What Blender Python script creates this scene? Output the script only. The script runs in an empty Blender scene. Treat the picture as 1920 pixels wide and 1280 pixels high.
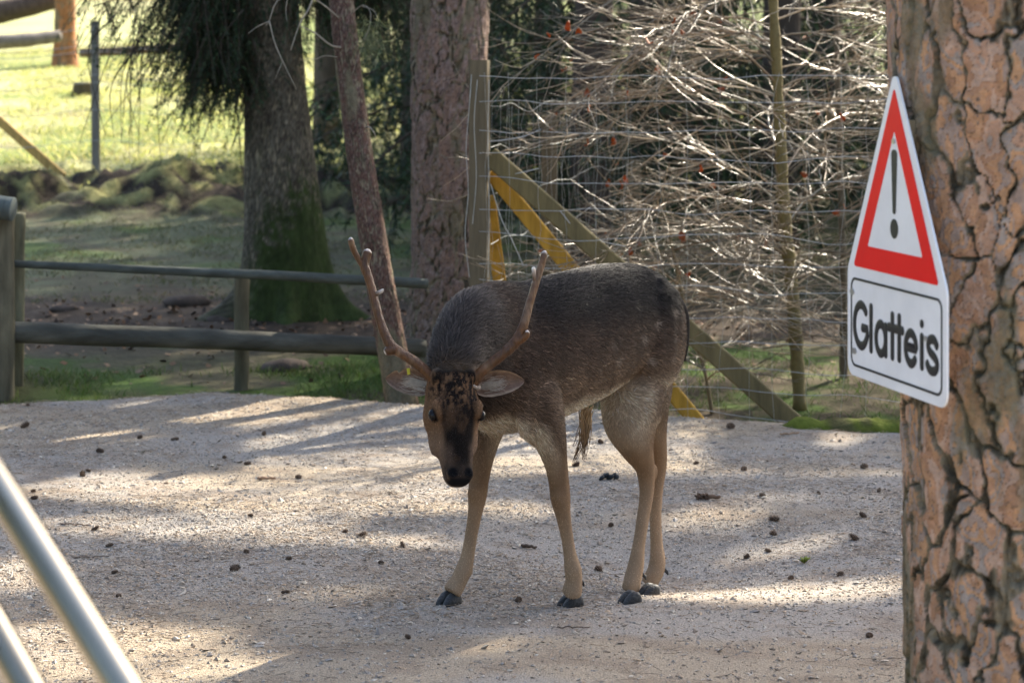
import bpy, math, random
import numpy as np
from mathutils import Vector

random.seed(7)
rng = np.random.default_rng(11)
SC = bpy.context.scene
COL = SC.collection
rad = math.radians

# ---------------------------------------------------------------- camera, sky, sun, exposure
F = 4000.0            # focal length in pixels of a 1920 px wide picture (75 mm)
HORIZON = 130.0       # picture row of the horizon
CAMZ = 1.485
cam_d = bpy.data.cameras.new("camera")
cam = bpy.data.objects.new("camera", cam_d)
COL.objects.link(cam)
cam.location = (0, 0, CAMZ)
cam.rotation_euler = (rad(90), 0, 0)
cam_d.sensor_width = 36.0
cam_d.lens = 36.0 * F / 1920.0
cam_d.shift_y = -(640.0 - HORIZON) / 1920.0
cam_d.clip_start = 0.05
cam_d.clip_end = 600
cam_d.dof.use_dof = True
cam_d.dof.focus_distance = 5.85
cam_d.dof.aperture_fstop = 5.6
SC.camera = cam

SUN_EL, SUN_AZ = rad(38), rad(36)     # azimuth from +Y (away from the camera) towards +X (right)
SUN = np.array([math.sin(SUN_AZ) * math.cos(SUN_EL), math.cos(SUN_AZ) * math.cos(SUN_EL), math.sin(SUN_EL)])
world = bpy.data.worlds.new("World")
SC.world = world
world.use_nodes = True
wn = world.node_tree.nodes
sky = wn.new("ShaderNodeTexSky")
sky.sky_type = 'NISHITA'
sky.sun_disc = False
sky.sun_elevation = SUN_EL
sky.sun_rotation = SUN_AZ
sky.air_density = 1.0
sky.dust_density = 3.0
sky.ozone_density = 0.6
bg = wn["Background"]
bg.inputs[1].default_value = 0.14
world.node_tree.links.new(sky.outputs[0], bg.inputs[0])
sun_d = bpy.data.lights.new("sun", 'SUN')
sun_d.energy = 5.0
sun_d.angle = rad(0.55)
sun_d.color = (1.0, 0.90, 0.74)
sun_o = bpy.data.objects.new("sun", sun_d)
COL.objects.link(sun_o)
sun_o.location = (18, 24, 24)
sun_o.rotation_euler = Vector(SUN).to_track_quat('Z', 'Y').to_euler()
SC.view_settings.view_transform = 'Standard'
SC.view_settings.look = 'None'
SC.view_settings.exposure = 1.8
SC.view_settings.gamma = 1.0
SC.render.engine = 'CYCLES'
SC.cycles.use_denoising = True
SC.cycles.max_bounces = 6
SC.cycles.diffuse_bounces = 3
SC.cycles.glossy_bounces = 3

# ---------------------------------------------------------------- helpers
def at(px, py, d):
    """world point seen at a picture point, d metres in front of the camera"""
    return np.array([(px - 960.0) * d / F, d, CAMZ - (py - HORIZON) * d / F])

def sstep(a, b, x):
    t = np.clip((x - a) / (b - a), 0, 1)
    return t * t * (3 - 2 * t)

def _hash(ix, iy, iz, seed):
    h = (ix.astype(np.int64) * 374761393 + iy.astype(np.int64) * 668265263 + iz.astype(np.int64) * 2147483647 + seed * 1274126177) & 0xFFFFFFFF
    h = ((h ^ (h >> 13)) * 1274126177) & 0xFFFFFFFF
    h = ((h ^ (h >> 16)) * 2246822519) & 0xFFFFFFFF
    return ((h ^ (h >> 15)) & 0xFFFFFF) / float(0xFFFFFF)

def noise(x, y, z=0.0, seed=0):
    x, y, z = np.broadcast_arrays(np.asarray(x, float), np.asarray(y, float), np.asarray(z, float))
    ix, iy, iz = np.floor(x), np.floor(y), np.floor(z)
    fx, fy, fz = x - ix, y - iy, z - iz
    ix, iy, iz = ix.astype(np.int64), iy.astype(np.int64), iz.astype(np.int64)
    ux, uy, uz = [t * t * (3 - 2 * t) for t in (fx, fy, fz)]
    r = 0
    for dx in (0, 1):
        for dy in (0, 1):
            for dz in (0, 1):
                w = (ux if dx else 1 - ux) * (uy if dy else 1 - uy) * (uz if dz else 1 - uz)
                r = r + w * _hash(ix + dx, iy + dy, iz + dz, seed)
    return r            # 0..1

def fbm(x, y, z=0.0, o=4, seed=0):
    r, a, s = 0, 0.5, 0
    for k in range(o):
        f = 2.0 ** k
        r = r + a * noise(np.asarray(x) * f, np.asarray(y) * f, np.asarray(z) * f, seed + k)
        s += a
        a *= 0.5
    return r / s

def voronoi(x, y, seed=0):
    """F1, F2 and a random number of the cell"""
    ix, iy = np.floor(x).astype(np.int64), np.floor(y).astype(np.int64)
    f1 = np.full(x.shape, 9.0); f2 = np.full(x.shape, 9.0); cid = np.zeros(x.shape)
    z0 = np.zeros_like(ix)
    for dx in (-1, 0, 1):
        for dy in (-1, 0, 1):
            cx, cy = ix + dx, iy + dy
            d = np.hypot(cx + 0.1 + 0.8 * _hash(cx, cy, z0, seed) - x, cy + 0.1 + 0.8 * _hash(cx, cy, z0, seed + 5) - y)
            r = _hash(cx, cy, z0, seed + 9)
            near = d < f1
            f2 = np.where(near, f1, np.minimum(f2, d))
            cid = np.where(near, r, cid)
            f1 = np.where(near, d, f1)
    return f1, f2, cid

class MB:
    """collects shapes and links them as ONE mesh object"""
    def __init__(self):
        self.v, self.c, self.f, self.n = [], [], {3: [], 4: []}, 0
    def add(self, V, Fs, col=(1, 1, 1)):
        V = np.asarray(V, float).reshape(-1, 3)
        for fa in Fs:
            fa = np.asarray(fa, np.int64)
            if len(fa):
                self.f[fa.shape[1]].append(fa + self.n)
        self.v.append(V)
        self.c.append(np.broadcast_to(np.asarray(col, float), V.shape))
        self.n += len(V)
        return self
    def tubes(self, P, R, n=6, col=(1, 1, 1), caps=True):
        """P (m,k,3) polylines, R (m,k) radii"""
        P = np.asarray(P, float); R = np.asarray(R, float)
        if P.ndim == 2:
            P, R = P[None], R[None]
        m, k, _ = P.shape
        T = np.gradient(P, axis=1)
        T /= np.linalg.norm(T, axis=2, keepdims=True) + 1e-12
        ov = P[:, -1] - P[:, 0]
        ov /= np.linalg.norm(ov, axis=1, keepdims=True) + 1e-12
        ref = np.where(np.abs(ov[:, 2:3]) > 0.75, np.array([[1.0, 0.13, 0]]), np.array([[0, 0.07, 1.0]]))
        A = np.cross(T, ref[:, None, :]); A /= np.linalg.norm(A, axis=2, keepdims=True) + 1e-12
        B = np.cross(T, A)
        th = np.arange(n) * 2 * math.pi / n
        V = P[:, :, None, :] + R[:, :, None, None] * (A[:, :, None, :] * np.cos(th)[None, None, :, None] + B[:, :, None, :] * np.sin(th)[None, None, :, None])
        i = np.arange(n); j = (i + 1) % n
        q = np.stack([i, j, j + n, i + n], 1)
        q = (q[None] + (np.arange(k - 1) * n)[:, None, None]).reshape(-1, 4)
        q = (q[None] + (np.arange(m) * k * n)[:, None, None]).reshape(-1, 4)
        fs = [q[:, ::-1]]
        col = np.asarray(col, float)
        if col.ndim == 3:
            col = np.repeat(col[:, :, None, :], n, 2).reshape(-1, 3)
        elif col.ndim == 2 and len(col) == m:
            col = np.repeat(col, k * n, 0)
        if caps and n >= 3:
            t = np.stack([np.zeros(n - 2, int), np.arange(1, n - 1), np.arange(2, n)], 1)
            a = (t[None] + (np.arange(m) * k * n)[:, None, None]).reshape(-1, 3)
            b = (t[None, :, ::-1] + (np.arange(m) * k * n + (k - 1) * n)[:, None, None]).reshape(-1, 3)
            fs += [a, b]
        return self.add(V.reshape(-1, 3), fs, col)
    def box(self, c, ax, ay, az, col=(1, 1, 1), bev=0.0):
        """box from centre and three half-axis vectors; corners chamfered along az when bev > 0"""
        c, ax, ay, az = [np.asarray(t, float) for t in (c, ax, ay, az)]
        la, lb = np.linalg.norm(ax), np.linalg.norm(ay)
        ba, bb = min(bev / la, .9), min(bev / lb, .9)
        o = [(-1 + ba, -1), (1 - ba, -1), (1, -1 + bb), (1, 1 - bb), (1 - ba, 1), (-1 + ba, 1), (-1, 1 - bb), (-1, -1 + bb)] if bev > 0 else [(-1, -1), (1, -1), (1, 1), (-1, 1)]
        n = len(o)
        V = [c + ax * a + ay * b + az * s for s in (-1, 1) for a, b in o]
        q = [[i, (i + 1) % n, (i + 1) % n + n, i + n] for i in range(n)]
        t = [[0, i + 1, i] for i in range(1, n - 1)] + [[n, n + i, n + i + 1] for i in range(1, n - 1)]
        return self.add(V, [q, t], col)
    def build(self, name, mat, parent=None, smooth=True):
        V = np.concatenate(self.v); C = np.concatenate(self.c)
        if parent is not None:
            V = V - np.array(parent.location)
        me = bpy.data.meshes.new(name)
        q = np.concatenate(self.f[4]) if self.f[4] else np.zeros((0, 4), np.int64)
        t = np.concatenate(self.f[3]) if self.f[3] else np.zeros((0, 3), np.int64)
        me.vertices.add(len(V)); me.vertices.foreach_set("co", V.ravel())
        loops = np.concatenate([q.ravel(), t.ravel()])
        me.loops.add(len(loops)); me.loops.foreach_set("vertex_index", loops.astype(np.int32))
        me.polygons.add(len(q) + len(t))
        me.polygons.foreach_set("loop_start", np.concatenate([np.arange(len(q)) * 4, len(q) * 4 + np.arange(len(t)) * 3]).astype(np.int32))
        me.update(calc_edges=True)
        me.polygons.foreach_set("use_smooth", np.full(len(q) + len(t), smooth))
        a = me.color_attributes.new("Col", 'FLOAT_COLOR', 'POINT')
        a.data.foreach_set("color", np.concatenate([C, np.ones((len(C), 1))], 1).ravel())
        me.materials.append(mat)
        o = bpy.data.objects.new(name, me)
        COL.objects.link(o)
        o.parent = parent
        return o

def empty(name, loc):
    o = bpy.data.objects.new(name, None)
    o.location = tuple(float(t) for t in loc)
    o.empty_display_size = 0.1
    COL.objects.link(o)
    return o

def tag(o, label=None, cat=None, group=None, kind=None):
    if label: o["label"] = label
    if cat: o["category"] = cat
    if group: o["group"] = group
    if kind: o["kind"] = kind
    return o

def spline(pts, n):
    """Catmull-Rom through rows of any width"""
    p = np.asarray(pts, float)
    p = np.vstack([2 * p[0] - p[1], p, 2 * p[-1] - p[-2]])
    m = len(p) - 3
    u = np.linspace(0, m - 1e-9, n)
    i = u.astype(int); t = (u - i)[:, None]
    a, b, c, d = p[i], p[i + 1], p[i + 2], p[i + 3]
    return 0.5 * (2 * b + (c - a) * t + (2 * a - 5 * b + 4 * c - d) * t ** 2 + (3 * b - a - 3 * c + d) * t ** 3)

def grid_faces(nu, nv, wrap=False):
    i = np.arange(nu - 1)[:, None]; j = np.arange(nv if wrap else nv - 1)[None, :]
    jn = (j + 1) % nv
    return np.stack([i * nv + j, i * nv + jn, (i + 1) * nv + jn, (i + 1) * nv + j], -1).reshape(-1, 4)

MATS = {}
def mat(name, base=None, rough=0.8, ns=0.0, na=0.3, bump=0.0, bs=60.0, metal=0.0, spec=0.3, sheen=0.0, trans=0.0, stretch=(1, 1, 1), coat=0.0):
    """procedural material: vertex attribute Col or a base colour, times noise, with a noise bump"""
    if name in MATS: return MATS[name]
    m = bpy.data.materials.new(name); m.use_nodes = True
    nt = m.node_tree; N = nt.nodes; L = nt.links
    b = N["Principled BSDF"]
    b.inputs["Roughness"].default_value = rough
    b.inputs["Metallic"].default_value = metal
    b.inputs["Specular IOR Level"].default_value = spec
    b.inputs["Sheen Weight"].default_value = sheen
    b.inputs["Coat Weight"].default_value = coat
    if base is None:
        a = N.new("ShaderNodeAttribute"); a.attribute_name = "Col"; src = a.outputs["Color"]
    else:
        a = N.new("ShaderNodeRGB"); a.outputs[0].default_value = (*base, 1); src = a.outputs[0]
    tc = N.new("ShaderNodeTexCoord"); mp = N.new("ShaderNodeMapping"); mp.inputs["Scale"].default_value = stretch
    L.new(tc.outputs["Object"], mp.inputs["Vector"])
    if ns:
        t = N.new("ShaderNodeTexNoise"); t.inputs["Scale"].default_value = ns; t.inputs["Detail"].default_value = 6; t.inputs["Roughness"].default_value = 0.65
        L.new(mp.outputs[0], t.inputs["Vector"])
        r = N.new("ShaderNodeMapRange"); r.inputs["From Min"].default_value = 0.25; r.inputs["From Max"].default_value = 0.75
        r.inputs["To Min"].default_value = 1 - na; r.inputs["To Max"].default_value = 1 + na
        L.new(t.outputs["Fac"], r.inputs["Value"])
        mx = N.new("ShaderNodeVectorMath"); mx.operation = 'SCALE'
        L.new(src, mx.inputs[0]); L.new(r.outputs[0], mx.inputs["Scale"])
        src = mx.outputs[0]
    L.new(src, b.inputs["Base Color"])
    if bump:
        t2 = N.new("ShaderNodeTexNoise"); t2.inputs["Scale"].default_value = bs; t2.inputs["Detail"].default_value = 5
        L.new(mp.outputs[0], t2.inputs["Vector"])
        bp = N.new("ShaderNodeBump"); bp.inputs["Strength"].default_value = bump; bp.inputs["Distance"].default_value = 0.01
        L.new(t2.outputs["Fac"], bp.inputs["Height"]); L.new(bp.outputs[0], b.inputs["Normal"])
    if trans:
        tr = N.new("ShaderNodeBsdfTranslucent"); ms = N.new("ShaderNodeMixShader"); ms.inputs[0].default_value = trans
        L.new(src, tr.inputs["Color"]); L.new(b.outputs[0], ms.inputs[1]); L.new(tr.outputs[0], ms.inputs[2])
        L.new(ms.outputs[0], N["Material Output"].inputs["Surface"])
    MATS[name] = m
    return m

# ---------------------------------------------------------------- terrain heights
def crest(x):
    return np.interp(x, [-6, -2.3, -1.4, -0.6, 0.65, 1.63, 6], [8.9, 9.3, 9.75, 9.45, 9.05, 8.65, 8.2]) + 0.03 * np.sin(np.asarray(x) * 5.1)

def path_h(x, y):
    x = np.asarray(x, float); y = np.asarray(y, float)
    z = 0.03 * (fbm(x * 0.9, y * 0.9, seed=3, o=2) - 0.5) + 0.012 * (fbm(x * 5, y * 5, seed=4, o=2) - 0.5)
    z = z - 0.085 * np.exp(-(((x - 0.5) / 0.55) ** 2 + ((y - 6.6) / 0.45) ** 2))
    e = np.maximum(y - crest(x), 0)
    return z - 0.5 * e ** 1.15 + 0.015 * np.exp(-((y - crest(x)) / 0.35) ** 2)

def ground_h(x, y):
    x = np.asarray(x, float); y = np.asarray(y, float)
    z = np.interp(y, [0, 9.6, 10.3, 12.9, 14, 19], [-.13, -.13, -.08, -.01, .0, .155])
    right = sstep(-0.5, 2.5, x)
    edge = 19.0 + 0.5 * (fbm(x * 0.7, 3.3, seed=21, o=2) - 0.5) * 2
    z = z + (0.32 - 0.12 * right) * sstep(edge, edge + 1.4, y)
    z = z + 0.07 * np.clip(y - 20.5, 0, 70) + 0.03 * np.clip(y - 90.5, 0, 200)
    bankw = np.exp(-((y - 20.0) / 0.9) ** 2)
    z = z + 0.05 * (fbm(x * 1.3, y * 1.3, seed=5) - 0.5) + bankw * 0.60 * (fbm(x * 2.2, y * 2.2, seed=6, o=4) - 0.5) + bankw * 0.20 * (fbm(x * 6.5, y * 6.5, seed=7, o=3) - 0.5)
    z = z + 0.30 * (fbm(x * 0.35, y * 0.35, seed=8, o=2) - 0.5) * sstep(21, 28, y)
    z = z + 0.05 * np.exp(-((y - 12.9) / 1.2) ** 2) * (fbm(x * 4, y * 4, seed=9) - 0.4)
    z = z + 0.24 * np.exp(-(((x + 2.75) / 0.45) ** 2 + ((y - 10.1) / 0.55) ** 2))
    z = np.where(y < crest(x) - 0.1, -0.25, z)
    return z

def on_path(px, py):
    """the point of the path seen at a picture point"""
    d = F * CAMZ / (py - HORIZON)
    for _ in range(40):
        d = F * (CAMZ - float(path_h((px - 960) * d / F, d))) / (py - HORIZON)
    return np.array([(px - 960) * d / F, d, float(path_h((px - 960) * d / F, d))])

def to_px(P):
    P = np.asarray(P, float)
    return 960 + P[..., 0] * F / P[..., 1], HORIZON + (CAMZ - P[..., 2]) * F / P[..., 1]

# ---------------------------------------------------------------- the ground
m_ground = mat("ground", rough=0.95, ns=14, na=0.45, bump=0.9, bs=45, spec=0.1)
m_gravel = mat("gravel", rough=0.9, ns=160, na=0.55, bump=0.8, bs=220, spec=0.2)

def build_ground():
    xs = np.unique(np.concatenate([np.linspace(-90, -8, 28), np.arange(-8, 8.01, 0.085), np.linspace(8, 90, 28)]))
    ys = np.unique(np.concatenate([np.linspace(-25, 8.2, 12), np.arange(8.3, 22.5, 0.07), np.arange(22.5, 46, 0.25), np.linspace(46, 190, 50)]))
    X, Y = np.meshgrid(xs, ys, indexing='ij')
    Z = ground_h(X, Y)
    n1 = fbm(X * 1.6, Y * 1.6, seed=31); n2 = fbm(X * 5, Y * 5, seed=32); n3 = fbm(X * 0.5, Y * 0.5, seed=33)
    grass = np.array([.050, .085, .018]); litter = np.array([.085, .064, .046]); thin = np.array([.105, .115, .066])
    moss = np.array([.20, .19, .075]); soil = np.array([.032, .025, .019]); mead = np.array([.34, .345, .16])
    def mixc(a, b, w): return a + (b - a) * w[..., None]
    C = np.broadcast_to(grass, X.shape + (3,)).copy()
    C = mixc(C, litter, sstep(.5, .62, n1) * .75)
    C = mixc(C, soil * 1.4, sstep(-2.0, -2.5, X) * sstep(11.5, 10.3, Y))
    C = mixc(C, litter * .8, sstep(11.4, 12.2, Y + (n1 - .5) * 1.2))
    C = mixc(C, soil, sstep(.5, .65, n2) * sstep(11.6, 12.2, Y) * sstep(14.5, 13.5, Y) * .8)
    C = mixc(C, thin, sstep(13.6, 15.0, Y + (n1 - .5) * 2) * (0.45 + .55 * sstep(.35, .55, n2)))
    C = mixc(C, grass * 1.2, sstep(14.5, 16, Y) * sstep(.52, .68, n1) * .7)
    C = mixc(C, moss, sstep(18.8, 19.6, Y) * sstep(.42, .58, n2))
    C = mixc(C, soil, sstep(18.8, 19.3, Y) * sstep(21, 20.4, Y) * sstep(.60, .50, fbm(X * 6.5, Y * 6.5, seed=7, o=3) * .6 + n2 * .4))
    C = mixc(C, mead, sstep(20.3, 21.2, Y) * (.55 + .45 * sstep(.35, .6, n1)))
    C = mixc(C, litter * 1.3, sstep(21, 23, Y) * sstep(.55, .7, n3 * .6 + n2 * .4) * .55)
    C = mixc(C, np.array([.075, .07, .04]), sstep(0.2, 2.2, X) * sstep(12, 14, Y) * .75)
    C = mixc(C, litter, sstep(0.1, .8, X) * sstep(13, 12, Y) * sstep(.40, .52, n2) * .85)
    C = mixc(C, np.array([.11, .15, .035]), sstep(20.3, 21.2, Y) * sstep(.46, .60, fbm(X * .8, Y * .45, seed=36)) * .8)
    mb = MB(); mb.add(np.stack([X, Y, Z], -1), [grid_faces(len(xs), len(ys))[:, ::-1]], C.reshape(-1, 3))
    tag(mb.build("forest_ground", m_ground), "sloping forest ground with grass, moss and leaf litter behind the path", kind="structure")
    xs = np.unique(np.concatenate([np.linspace(-14, -3.2, 20), np.arange(-3.2, 3.21, 0.03), np.linspace(3.2, 14, 20)]))
    ys = np.unique(np.concatenate([np.linspace(-14, 3.8, 20), np.arange(3.8, 11.0, 0.035)]))
    X, Y = np.meshgrid(xs, ys, indexing='ij')
    Z = path_h(X, Y)
    n1 = fbm(X * 1.1, Y * 2.4, seed=41); n2 = fbm(X * 7, Y * 14, seed=42)
    tan = np.array([.345, .283, .207]); grey = np.array([.305, .28, .25]); dark = np.array([.235, .18, .13])
    C = mixc(np.broadcast_to(tan, X.shape + (3,)), grey, sstep(.4, .6, n1) * .8)
    C = mixc(C, grey * 1.02, sstep(5.9, 6.3, Y) * sstep(7.3, 6.9, Y) * .7)
    C = mixc(C, dark, sstep(.52, .68, n2) * .6)
    mb = MB(); mb.add(np.stack([X, Y, Z], -1), [grid_faces(len(xs), len(ys))[:, ::-1]], C.reshape(-1, 3))
    tag(mb.build("gravel_path", m_gravel), "pale gravel path dappled with sunlight", kind="structure")
build_ground()

def scatter_path(n, x0, x1, y0, y1, dens):
    P = np.empty((0, 2))
    while len(P) < n:
        q = np.stack([rng.uniform(x0, x1, n), y0 + (y1 - y0) * rng.random(n) ** 1.0], 1)
        P = np.vstack([P, q[rng.random(n) < dens(q[:, 0], q[:, 1])]])
    return P[:n]

def build_gravel():
    N = 120000
    P = scatter_path(N, -3.0, 3.0, 4.4, 9.9, lambda x, y: (0.35 + .65 * np.exp(-((y - 6.6) / .75) ** 2)) * (np.abs(x) < .34 * y) * (.35 + .65 * sstep(.35, .6, fbm(x * 1.4, y * 2.2, seed=43, o=3))) * (y < crest(x) + .2))
    s = np.exp(rng.normal(math.log(.0028), .42, N)); s = np.clip(s, .0018, .010)
    th = rng.random(N) * 6.283; el = 1 + rng.random(N) * .9
    base = np.array([[1, 0, 0], [0, 1, 0], [-1, 0, 0], [0, -1, 0], [0, 0, 1], [0, 0, -1]], float)
    J = base[None] * (1 + .5 * (rng.random((N, 6, 1)) - .5)) + .18 * rng.normal(size=(N, 6, 3))
    J[..., 0] *= el[:, None]; J[..., 2] *= (.35 + .4 * rng.random((N, 1)))
    c, si = np.cos(th)[:, None], np.sin(th)[:, None]
    R = np.stack([J[..., 0] * c - J[..., 1] * si, J[..., 0] * si + J[..., 1] * c, J[..., 2] + rng.normal(size=(N, 1)) * .25 * J[..., 0]], -1) * s[:, None, None]
    R += np.stack([P[:, 0], P[:, 1], path_h(P[:, 0], P[:, 1]) + s * .22], 1)[:, None]
    f = np.array([[0, 1, 4], [1, 2, 4], [2, 3, 4], [3, 0, 4], [1, 0, 5], [2, 1, 5], [3, 2, 5], [0, 3, 5]])
    pal = np.array([[.35, .325, .29], [.29, .285, .28], [.43, .40, .35], [.24, .205, .17], [.33, .265, .20], [.50, .48, .44], [.20, .19, .185]])
    C = pal[rng.choice(7, N, p=[.24, .2, .14, .16, .18, .03, .05])] * np.array([1.02, .95, .86]) * (.8 + .4 * rng.random((N, 1)))
    mb = MB(); mb.add(R.reshape(-1, 3), [(f[None] + 6 * np.arange(N)[:, None, None]).reshape(-1, 3)], np.repeat(C, 6, 0))
    tag(mb.build("gravel_chips", mat("chips", rough=.75, spec=.35), smooth=False), "loose pale gravel chips strewn over the path", "gravel", kind="stuff")
    N = 15000
    P = scatter_path(N, -3.0, 3.0, 4.4, 9.9, lambda x, y: (np.abs(x) < .34 * y) * (.15 + .85 * sstep(.4, .6, fbm(x * 1.8, y * 3, seed=44, o=3))) * (y < crest(x) + .3))
    th = rng.random(N) * 6.283; l = .008 + .020 * rng.random(N)
    z = path_h(P[:, 0], P[:, 1]) + .003 + .004 * rng.random(N)
    d = np.stack([np.cos(th), np.sin(th), rng.normal(size=N) * .12], 1) * l[:, None]
    A = np.stack([P[:, 0], P[:, 1], z], 1)
    mid = A + np.stack([-np.sin(th), np.cos(th), 0 * th], 1) * (l * .12 * rng.normal(size=N))[:, None]
    pal = np.array([[.34, .25, .17], [.29, .22, .155], [.46, .38, .28], [.20, .155, .115]])
    mb = MB(); mb.tubes(np.stack([A - d, mid, A + d], 1), np.full((N, 3), .0006), 3, pal[rng.integers(0, 4, N)], caps=False)
    tag(mb.build("pine_needle_litter", mat("needle_litter", rough=.8)), "dry brown pine needles scattered over the gravel path", "needles", kind="stuff")
build_gravel()
# ---------------------------------------------------------------- the deer
W0 = np.array([-0.009, 5.93])                    # ground point under the withers
FWD = np.array([-0.643, -0.766, 0]); LEFT = np.array([0.766, -0.643, 0]); UP = np.array([0, 0, 1.0])
def dl(X, Y, Z):
    return np.array([W0[0], W0[1], 0]) + FWD * X + LEFT * Y + UP * Z

HOOF = {"FL": on_path(1070, 1135), "FR": on_path(842, 1132), "HL": on_path(1181, 1129), "HR": on_path(1217, 1114)}

def ring_loft(mb, C, Aax, Bax, ra, rb, n=28, power=2.0, cap=True):
    """closed loft: centres C (k,3), axes (k,3), half sizes (k,)"""
    k = len(C); th = np.arange(n) * 2 * math.pi / n
    c, s = np.cos(th), np.sin(th)
    c = np.sign(c) * np.abs(c) ** (2 / power); s = np.sign(s) * np.abs(s) ** (2 / power)
    V = C[:, None] + Aax[:, None] * (ra[:, None] * c)[..., None] + Bax[:, None] * (rb[:, None] * s)[..., None]
    V = np.concatenate([V.reshape(-1, 3), C[:1], C[-1:]])
    q = grid_faces(k, n, True)
    i = np.arange(n); j = (i + 1) % n
    t = np.concatenate([np.stack([j, i, np.full(n, k * n)], 1), np.stack([(k - 1) * n + i, (k - 1) * n + j, np.full(n, k * n + 1)], 1)])
    mb.add(V, [q, t])

def frames(C, ref):
    T = np.gradient(C, axis=0); T /= np.linalg.norm(T, axis=1, keepdims=True)
    A = np.cross(T, ref); A /= np.linalg.norm(A, axis=1, keepdims=True)
    return A, np.cross(A, T)

TRUNK = np.array([  # X, z centre, half height, half width
    [.215, .655, .05, .04], [.19, .655, .095, .072], [.13, .662, .15, .112], [.05, .668, .186, .137], [-.05, .682, .198, .150], [-.2, .698, .196, .160],
    [-.35, .718, .187, .158], [-.47, .737, .172, .148], [-.57, .738, .163, .142], [-.65, .728, .142, .124], [-.71, .712, .108, .09], [-.742, .70, .055, .05]])
NECK = [  # px, py, d, r vertical, r horizontal
    (955, 640, 5.93, .165, .115), (915, 635, 5.83, .152, .105), (887, 634, 5.74, .122, .084), (866, 652, 5.66, .098, .070), (854, 682, 5.59, .078, .062), (849, 708, 5.545, .06, .06)]
LEGS = {  # px, py, d, half width in px (across), depth factor
    "FL": [(985, 640, 5.95, 20, 1.2), (992, 680, 5.93, 40, 1.3), (1002, 735, 5.895, 48, 1.3), (1015, 780, 5.875, 42, 1.3), (1031, 825, 5.87, 30, 1.25), (1042, 868, 5.88, 22, 1.2), (1048, 905, 5.885, 19.5, 1.1), (1051, 935, 5.885, 19, 1.1), (1056, 966, 5.89, 14.5, 1.1), (1063, 1005, 5.895, 12, 1.1), (1069, 1040, 5.9, 12.5, 1.15), (1074, 1066, 5.905, 16.5, 1.1), (1076, 1085, 5.91, 16, 1.1), (1074, 1101, 5.915, 18, 1.2), (1072, 1112, 5.92, 19, 1.2)],
    "FR": [(945, 690, 5.97, 30, 1.2), (928, 760, 5.98, 38, 1.3), (914, 805, 5.97, 30, 1.25), (905, 850, 5.965, 23.5, 1.2), (899, 895, 5.96, 19, 1.1), (895, 930, 5.955, 18, 1.1), (891, 960, 5.95, 14, 1.1), (884, 1000, 5.95, 12.3, 1.1), (877, 1040, 5.95, 13, 1.1), (870, 1066, 5.945, 16, 1.1), (861, 1086, 5.94, 16, 1.1), (852, 1102, 5.935, 17.5, 1.2), (846, 1111, 5.93, 18, 1.2)],
    "HL": [(1190, 600, 6.40, 20, 1.2), (1190, 650, 6.36, 46, 1.2), (1190, 710, 6.33, 58, 1.2), (1186, 760, 6.30, 58, 1.15), (1184, 800, 6.28, 50, 1.1), (1195, 840, 6.275, 33, 1.15), (1208, 872, 6.28, 20, 1.3), (1212, 897, 6.285, 16, 1.4), (1212, 930, 6.275, 13.3, 1.3), (1205, 975, 6.26, 12, 1.2), (1198, 1020, 6.25, 12, 1.2), (1193, 1055, 6.24, 15, 1.15), (1188, 1078, 6.23, 16.5, 1.1), (1184, 1096, 6.22, 17, 1.2), (1182, 1106, 6.22, 17, 1.2)],
    "HR": [(1190, 640, 6.45, 40, 1.2), (1200, 720, 6.43, 58, 1.2), (1212, 780, 6.42, 42, 1.1), (1226, 825, 6.43, 25, 1.2), (1233, 858, 6.44, 18, 1.4), (1234, 885, 6.44, 14.5, 1.4), (1231, 920, 6.43, 12, 1.3), (1229, 970, 6.42, 11.5, 1.2), (1231, 1020, 6.41, 12, 1.2), (1233, 1047, 6.4, 15, 1.15), (1230, 1068, 6.39, 16, 1.1), (1222, 1084, 6.38, 16, 1.2), (1218, 1094, 6.38, 16, 1.2)]}
HP = at(848, 700, 5.535); HN = at(862, 905, 5.41)   # poll and nose
HA = (HN - HP); HLEN = np.linalg.norm(HA); HA = HA / HLEN
HW = np.array([.955, .295, 0]); HW = HW - HA * HW.dot(HA); HW /= np.linalg.norm(HW)   # to the right in the picture
HD = np.cross(HW, HA); HD = HD if HD[1] < 0 else -HD                                   # out of the face
HEAD = np.array([  # t, half width, half depth, offset out of the face
    [-.10, .022, .022, -.035], [-.06, .042, .036, -.032], [0, .056, .050, -.028], [.10, .064, .062, -.026], [.22, .068, .072, -.030], [.34, .073, .078, -.034], [.44, .069, .076, -.034],
    [.54, .058, .068, -.032], [.64, .049, .058, -.026], [.74, .043, .049, -.021], [.84, .0385, .042, -.017], [.92, .0365, .037, -.014], [.98, .031, .031, -.013], [1.015, .018, .02, -.013]])
EYES = [HP + HA * .405 * HLEN + HW * s * .0632 + HD * .0185 for s in (-1, 1)]

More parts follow.
